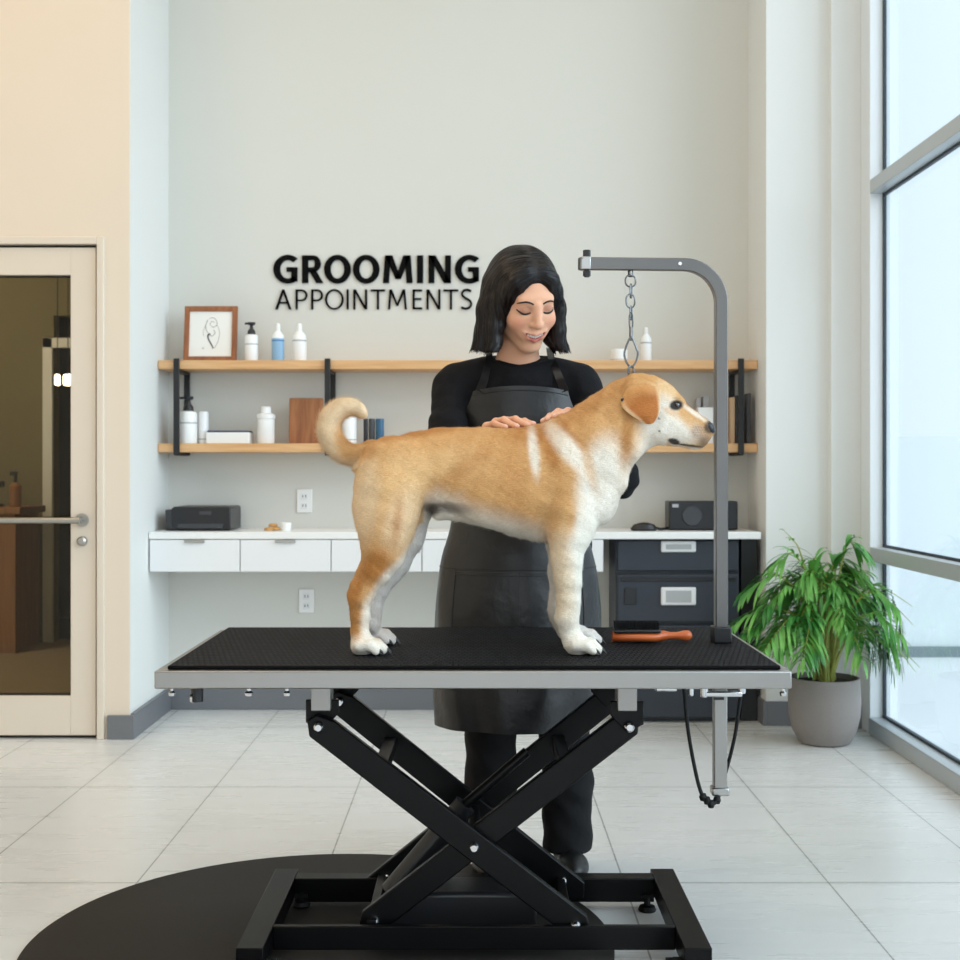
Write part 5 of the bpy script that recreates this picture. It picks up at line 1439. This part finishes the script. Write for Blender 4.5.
# strands of hair combed from the parting over the shell
rh = np.random.RandomState(5)
nv = np.zeros(len(Vh) * 3, dtype=np.float32); bpy.data.objects['hair'].data.vertices.foreach_get('normal', nv); nv = nv.reshape(-1, 3)
def grad(P):
    g = np.zeros_like(P); e = .003
    for d in range(3):
        o_ = np.zeros(3); o_[d] = e
        g[:, d] = fh.sample(P + o_) - fh.sample(P - o_)
    return g / (np.linalg.norm(g, axis=1)[:, None] + 1e-9)
cand = np.nonzero((La_[:, 2] > -.02) & (nv[:, 2] > -.3))[0]
w8 = np.where(La_[cand, 2] > .05, 3.0, 1.0); w8 = w8 / w8.sum()
seed = rh.choice(cand, 3600, p=w8)
Pc = Vh[seed] + rh.normal(0, .001, (3600, 3)); steps = 34; ds = .0062
path_ = [Pc.copy()]; nrm_ = [grad(Pc)]
sgn = np.where(La_[seed, 0] + rh.normal(0, .001, 3600) > 0, 1.0, -1.0)
endz = 1.371 + rh.uniform(-.008, .010, 3600)
lift_ = rh.uniform(.0002, .0016, 3600)
for k in range(steps):
    Ll = (Pc - np.array(HC)) @ RHn
    wx = sstep(Ll[:, 2], .02, .12)
    dl_ = np.stack([sgn * (1.1 * wx + .05), .35 * wx, -(1 - .75 * wx)], 1) @ RHn.T
    dn = np.array([[0, 0, -1.0]]); bl_ = sstep(Ll[:, 2], -.05, .05)[:, None]
    d = dl_ * bl_ + dn * (1 - bl_)
    low = sstep(1.405 - Pc[:, 2], 0, .04)[:, None]
    d = d + low * np.stack([sgn * .45, np.zeros(3600), np.zeros(3600)], 1)
    g = grad(Pc); free = Pc[:, 2] < 1.384
    dt = d - g * (d * g).sum(1)[:, None]
    dt = np.where(free[:, None], d, dt); dt /= np.linalg.norm(dt, axis=1)[:, None] + 1e-9
    go = (Pc[:, 2] > endz)[:, None]
    Pn = Pc + dt * ds * go
    v_ = fh.sample(Pn)
    Pn = np.where(free[:, None], Pn, Pn - g * (v_ - lift_)[:, None])
    g = np.where(free[:, None], nrm_[-1], g)
    Pc = Pn; path_.append(Pc.copy()); nrm_.append(g)
PA = np.stack(path_, 1); NA = np.stack(nrm_, 1)      # (n, steps+1, 3)
TA = np.gradient(PA, axis=1); TA /= np.linalg.norm(TA, axis=2)[:, :, None] + 1e-9
SA = np.cross(TA, NA); SA /= np.linalg.norm(SA, axis=2)[:, :, None] + 1e-9
wd_ = (rh.uniform(.0007, .0015, 3600)[:, None] * np.interp(np.linspace(0, 1, steps + 1), [0, .1, .85, 1], [.3, 1, .9, .3])[None])[:, :, None]
V2 = np.stack([PA - SA * wd_, PA + SA * wd_], 2)    # n, s, 2, 3
n_s = steps + 1
base_ = (np.arange(3600)[:, None] * n_s + np.arange(steps)[None]) * 2
moved = np.linalg.norm(PA[:, 1:] - PA[:, :-1], axis=2) > 1e-4
q_ = np.stack([base_, base_ + 1, base_ + 3, base_ + 2], 2)[moved]
rt = rh.normal(0, .22, (3600, 1, 1)) * SA + NA; rt /= np.linalg.norm(rt, axis=2)[:, :, None] + 1e-9
NN = np.repeat(rt[:, :, None, :], 2, 2).reshape(-1, 3)
m2, N2, L2_, P2_ = nt('hair_strands')
c2 = N2.new('ShaderNodeVertexColor'); c2.layer_name = 'Col'; L2_.new(c2.outputs[0], P2_.inputs['Base Color'])
P2_.inputs['Roughness'].default_value = .34; P2_.inputs['Specular IOR Level'].default_value = .3
hc_ = np.array(rgb(16, 10, 10)[:3])[None] * rh.uniform(.5, 1.6, (3600, 1))
hcol = np.repeat(hc_, n_s * 2, 0)
hs = raw_mesh('hair_strands', V2.reshape(-1, 3), q_, m2, per, True, None, colors=hcol)
hs.data.normals_split_custom_set_from_vertices(NN.tolist()); hs['kind'] = 'stuff'

# ---- clothes
fs = Field(axis_((-.16, .42, .0045)), axis_((3.02, 3.57, .0050)), axis_((.80, 1.385, .0045)))
fs.cone((.105, 3.425, 1.300), (-.045, 3.42, 1.280), .062, .056, .05); fs.cone((.105, 3.425, 1.300), (.255, 3.42, 1.280), .062, .056, .05)
fs.cone((.105, 3.42, 1.345), (.105, 3.42, 1.30), .056, .075, .04)
fs.cone((.060, 3.43, 1.335), (-.050, 3.42, 1.288), .034, .048, .03); fs.cone((.150, 3.43, 1.335), (.260, 3.42, 1.288), .034, .048, .03)
fs.ell((.105, 3.42, 1.155), (.160, .102, .165), .05)
for s_ in (-1, 1): fs.ell((.105 + s_ * .062, 3.355, 1.165), (.060, .055, .062), .03)
fs.ell((.105, 3.43, .98), (.137, .095, .15), .05); fs.ell((.102, 3.45, .87), (.168, .115, .11), .04)
fs.chain([(-.066, 3.42, 1.272, .056), (-.076, 3.33, 1.165, .048), (-.085, 3.22, 1.062, .043), (.000, 3.04, 1.108, .030)], .02)
fs.chain([(.270, 3.42, 1.272, .056), (.316, 3.34, 1.160, .048), (.353, 3.25, 1.040, .047), (.256, 3.05, 1.113, .030)], .02)
Xs, Ys, Zs = np.meshgrid(*fs.ax, indexing='ij', sparse=True)
wr = np.sin(Xs * 60 + Zs * 90 + np.sin(Ys * 30) * 2) * np.sin(Zs * 55 - Xs * 40)
arm = np.clip((np.abs(Xs - .105) - .12) * 14, 0, 1)
fs.F += (wr * (.0010 + .0024 * arm * np.clip((1.24 - Zs) * 12, 0, 1))).astype(np.float32)
# neckline
d_ = np.sqrt((Xs - .108) ** 2 + (Ys - 3.40) ** 2)
fs.F = np.maximum(fs.F, (Zs - (1.340 + .30 * np.clip(Ys - 3.39, -.06, .1) + .10 * np.abs(Xs - .108))).astype(np.float32) * .8)
Vs, Qs = fs.mesh(1)
raw_mesh('sweater', Vs, Qs, M['sweater'], per, True, None)
# neck band of the sweater
cpz = []
for k in range(40):
    a = 2 * PI * k / 40; x_ = .108 + .056 * math.sin(a); y_ = 3.412 - .060 * math.cos(a)
    cpz.append((x_, y_, 1.338 + .30 * max(-.06, min(.1, y_ - 3.39)) + .10 * abs(x_ - .108)))
MB().tube(cpz, .0055, 8, closed=True).build('neckband', M['sweater'], per, sharp=None)

ft = Field(axis_((-.10, .36, .0055)), axis_((3.32, 3.58, .0055)), axis_((.03, 1.0, .0055)))
ft.ell((.102, 3.45, .88), (.166, .112, .12), .04)
for xx, fx in ((.030, .034), (.205, .238)):
    ft.chain([(xx, 3.45, .86, .098), ((xx * .5 + fx * .5), 3.445, .50, .072), (fx, 3.46, .22, .066), (fx, 3.46, .055, .066)], .02)
Xt, Yt, Zt = np.meshgrid(*ft.ax, indexing='ij', sparse=True)
ft.F += (.003 * np.sin(Zt * 60 + Xt * 30 + np.sin(Yt * 40)) * np.sin(Xt * 50 + Zt * 22)).astype(np.float32)
ft.F = np.maximum(ft.F, (.05 - Zt).astype(np.float32)); ft.F = np.maximum(ft.F, (Zt - .97).astype(np.float32))
Vt, Qt = ft.mesh(1)
raw_mesh('trousers', Vt, Qt, M['trousers'], per, True, None)
for fx, o_x in ((.034, -.012), (.238, .012)):
    fz = Field(axis_((fx - .08, fx + .08, .004)), axis_((3.24, 3.56, .004)), axis_((-.004, .12, .004)))
    fz.ell((fx, 3.475, .045), (.038, .05, .045), .02); fz.ell((fx + o_x * .6, 3.37, .032), (.043, .075, .034), .03); fz.cone((fx, 3.46, .06), (fx, 3.46, .085), .036, .036, .02)
    gz = np.meshgrid(*fz.ax, indexing='ij', sparse=True)[2]
    fz.F = np.maximum(fz.F, (.0006 - gz).astype(np.float32))
    v_, q_ = fz.mesh(1)
    raw_mesh('shoe', v_, q_, M['shoe'], per, True, None)

# apron: a shaped leather sheet wrapped around the front
AK = np.array([  # z, half width, depth, half angle, centre x, centre y
    (1.272, .172, .128, 40, .110, 3.425), (1.235, .176, .134, 45, .108, 3.425), (1.17, .180, .140, 58, .108, 3.425), (1.08, .172, .130, 70, .107, 3.425),
    (.98, .160, .116, 84, .106, 3.43), (.90, .174, .128, 94, .105, 3.435), (.82, .200, .146, 96, .104, 3.44), (.70, .213, .156, 96, .104, 3.44),
    (.55, .213, .158, 94, .100, 3.44), (.42, .211, .158, 92, .098, 3.44), (.392, .208, .156, 90, .098, 3.44)])[::-1]
def apz(z): return [float(np.interp(z, AK[:, 0], AK[:, i])) for i in range(1, 6)]
def app(z, a, off=0.0):
    """a in -1..1 across the apron"""
    w_, d_, an_, cx_, cy_ = apz(z)
    # smooth in z
    for dz_ in (-.03, .03):
        t_ = apz(z + dz_); w_ += t_[0]; d_ += t_[1]; an_ += t_[2]; cx_ += t_[3]; cy_ += t_[4]
    w_, d_, an_, cx_, cy_ = w_ / 3, d_ / 3, an_ / 3, cx_ / 3, cy_ / 3
    fold = .0045 * math.sin(a * 9 + 1) * max(0, min(1, (.95 - z) * 3)) + .003 * math.sin(a * 17 + z * 9) * max(0, min(1, (.9 - z) * 3)) + .0025 * math.sin(z * 46 + a * 5) * max(0, 1 - abs(z - 1.0) * 5)
    th = math.radians(an_) * a
    return Vector((cx_ + (w_ + off + fold) * math.sin(th), cy_ - (d_ + off + fold) * math.cos(th), z))
def sheet(z0, z1, a0, a1, nz_, na, off, th=.003, topcurve=0.0, round_bottom=0.0):
    V_, F_ = [], []
    for t_ in (0, 1):
        for i in range(nz_ + 1):
            for j in range(na + 1):
                a = a0 + (a1 - a0) * j / na; z = z0 + (z1 - z0) * i / nz_
                if topcurve and i > nz_ * .8: z += topcurve * (1 - a * a) * (i / nz_ - .8) / .2
                if round_bottom and i < 4:
                    z += round_bottom * max(0, abs(a) - .86) ** 1.5 * 18 * (1 - i / 4)
                V_.append(tuple(app(z, a, off + (th if t_ == 0 else 0))))
    n_ = (nz_ + 1) * (na + 1)
    for i in range(nz_):
        for j in range(na):
            a = i * (na + 1) + j; F_.append((a, a + 1, a + na + 2, a + na + 1)); F_.append((n_ + a, n_ + a + na + 1, n_ + a + na + 2, n_ + a + 1))
    bd = list(range(na + 1)) + [i * (na + 1) + na for i in range(1, nz_ + 1)] + [nz_ * (na + 1) + j for j in range(na - 1, -1, -1)] + [i * (na + 1) for i in range(nz_ - 1, 0, -1)]
    for i in range(len(bd)): a, b = bd[i], bd[(i + 1) % len(bd)]; F_.append((b, a, n_ + a, n_ + b))
    return V_, F_
v_, f_ = sheet(.392, 1.262, -1, 1, 90, 60, .004, .003, .012, .03)
apron = raw_mesh('apron', v_, f_, M['leather'], per, True, 60)
v_, f_ = sheet(.50, .800, -.52, .52, 24, 30, .0085, .0028)
raw_mesh('pocket', v_, f_, M['leather'], apron, True, 60)
mb = MB()
mb.tube([app(.792, -.52 + 1.04 * j / 40, .0125) for j in range(41)], .0009, 5)
for a in (-.51, .51, 0): mb.tube([app(.50 + .30 * j / 20, a, .0125) for j in range(21)], .0009, 5)
mb.tube([app(1.262 - .012 + .012 * (1 - (-.96 + 1.92 * j / 40) ** 2), -.96 + 1.92 * j / 40, .0078) for j in range(41)], .0010, 5)
mb.tube([app(.806, -1 + 2 * j / 60, .0078) for j in range(61)], .0010, 5)
mb.build('stitching', M['seam'], apron, sharp=None, kind='stuff')
# straps from the bib over the shoulders
def surf_s(xp, yp):
    a = np.array(px(xp, yp, 3.1)); b = np.array(px(xp, yp, 3.5)); d = b - a
    return fs.hit(a, d, .45, .001)
for (x0, y0, x1, y1) in ((481.5, 393, 491, 352), (565, 392, 547, 350)):
    P_ = []
    tcs = np.linspace(0, 1, 14)
    for t_ in tcs:
        h = surf_s(x0 + (x1 - x0) * t_, y0 + (y1 - y0) * t_)
        P_.append(h if h is not None else (P_[-1] + Vector((0, .012, .010))))
    P_[0] = app(1.258, -.84 if x0 < 520 else .90, .006); P_[1] = P_[0].lerp(P_[3], .35) + Vector((0, -.003, 0)); P_[2] = P_[0].lerp(P_[3], .7) + Vector((0, -.003, 0))
    for _ in range(6): P_ = [P_[0]] + [(P_[i - 1] + P_[i] * 2 + P_[i + 1]) / 4 for i in range(1, len(P_) - 1)] + [P_[-1]]
    P_ = [p + Vector((0, -.005, .002)) for p in P_]
    P_.append(P_[-1] + Vector((0, .03, .006)))
    Q_ = smooth_path(P_, 3); mb = MB(); n_ = len(Q_)
    for k, p in enumerate(Q_):
        t_ = (Q_[min(k + 1, n_ - 1)] - Q_[max(k - 1, 0)]).normalized()
        sd_ = Vector((t_.z, 0, -t_.x)).normalized() * (.0115 - .0035 * k / n_); ou = Vector((0, -.0013, 0))
        mb.v += [tuple(p - sd_ + ou), tuple(p + sd_ + ou), tuple(p + sd_ - ou), tuple(p - sd_ - ou)]
        if k:
            b_ = 4 * k
            for e in range(4): mb.f.append((b_ - 4 + e, b_ - 4 + (e + 1) % 4, b_ + (e + 1) % 4, b_ + e))
    mb.f += [(0, 1, 2, 3), (4 * n_ - 1, 4 * n_ - 2, 4 * n_ - 3, 4 * n_ - 4)]
    mb.build('strap', M['leather'], apron)
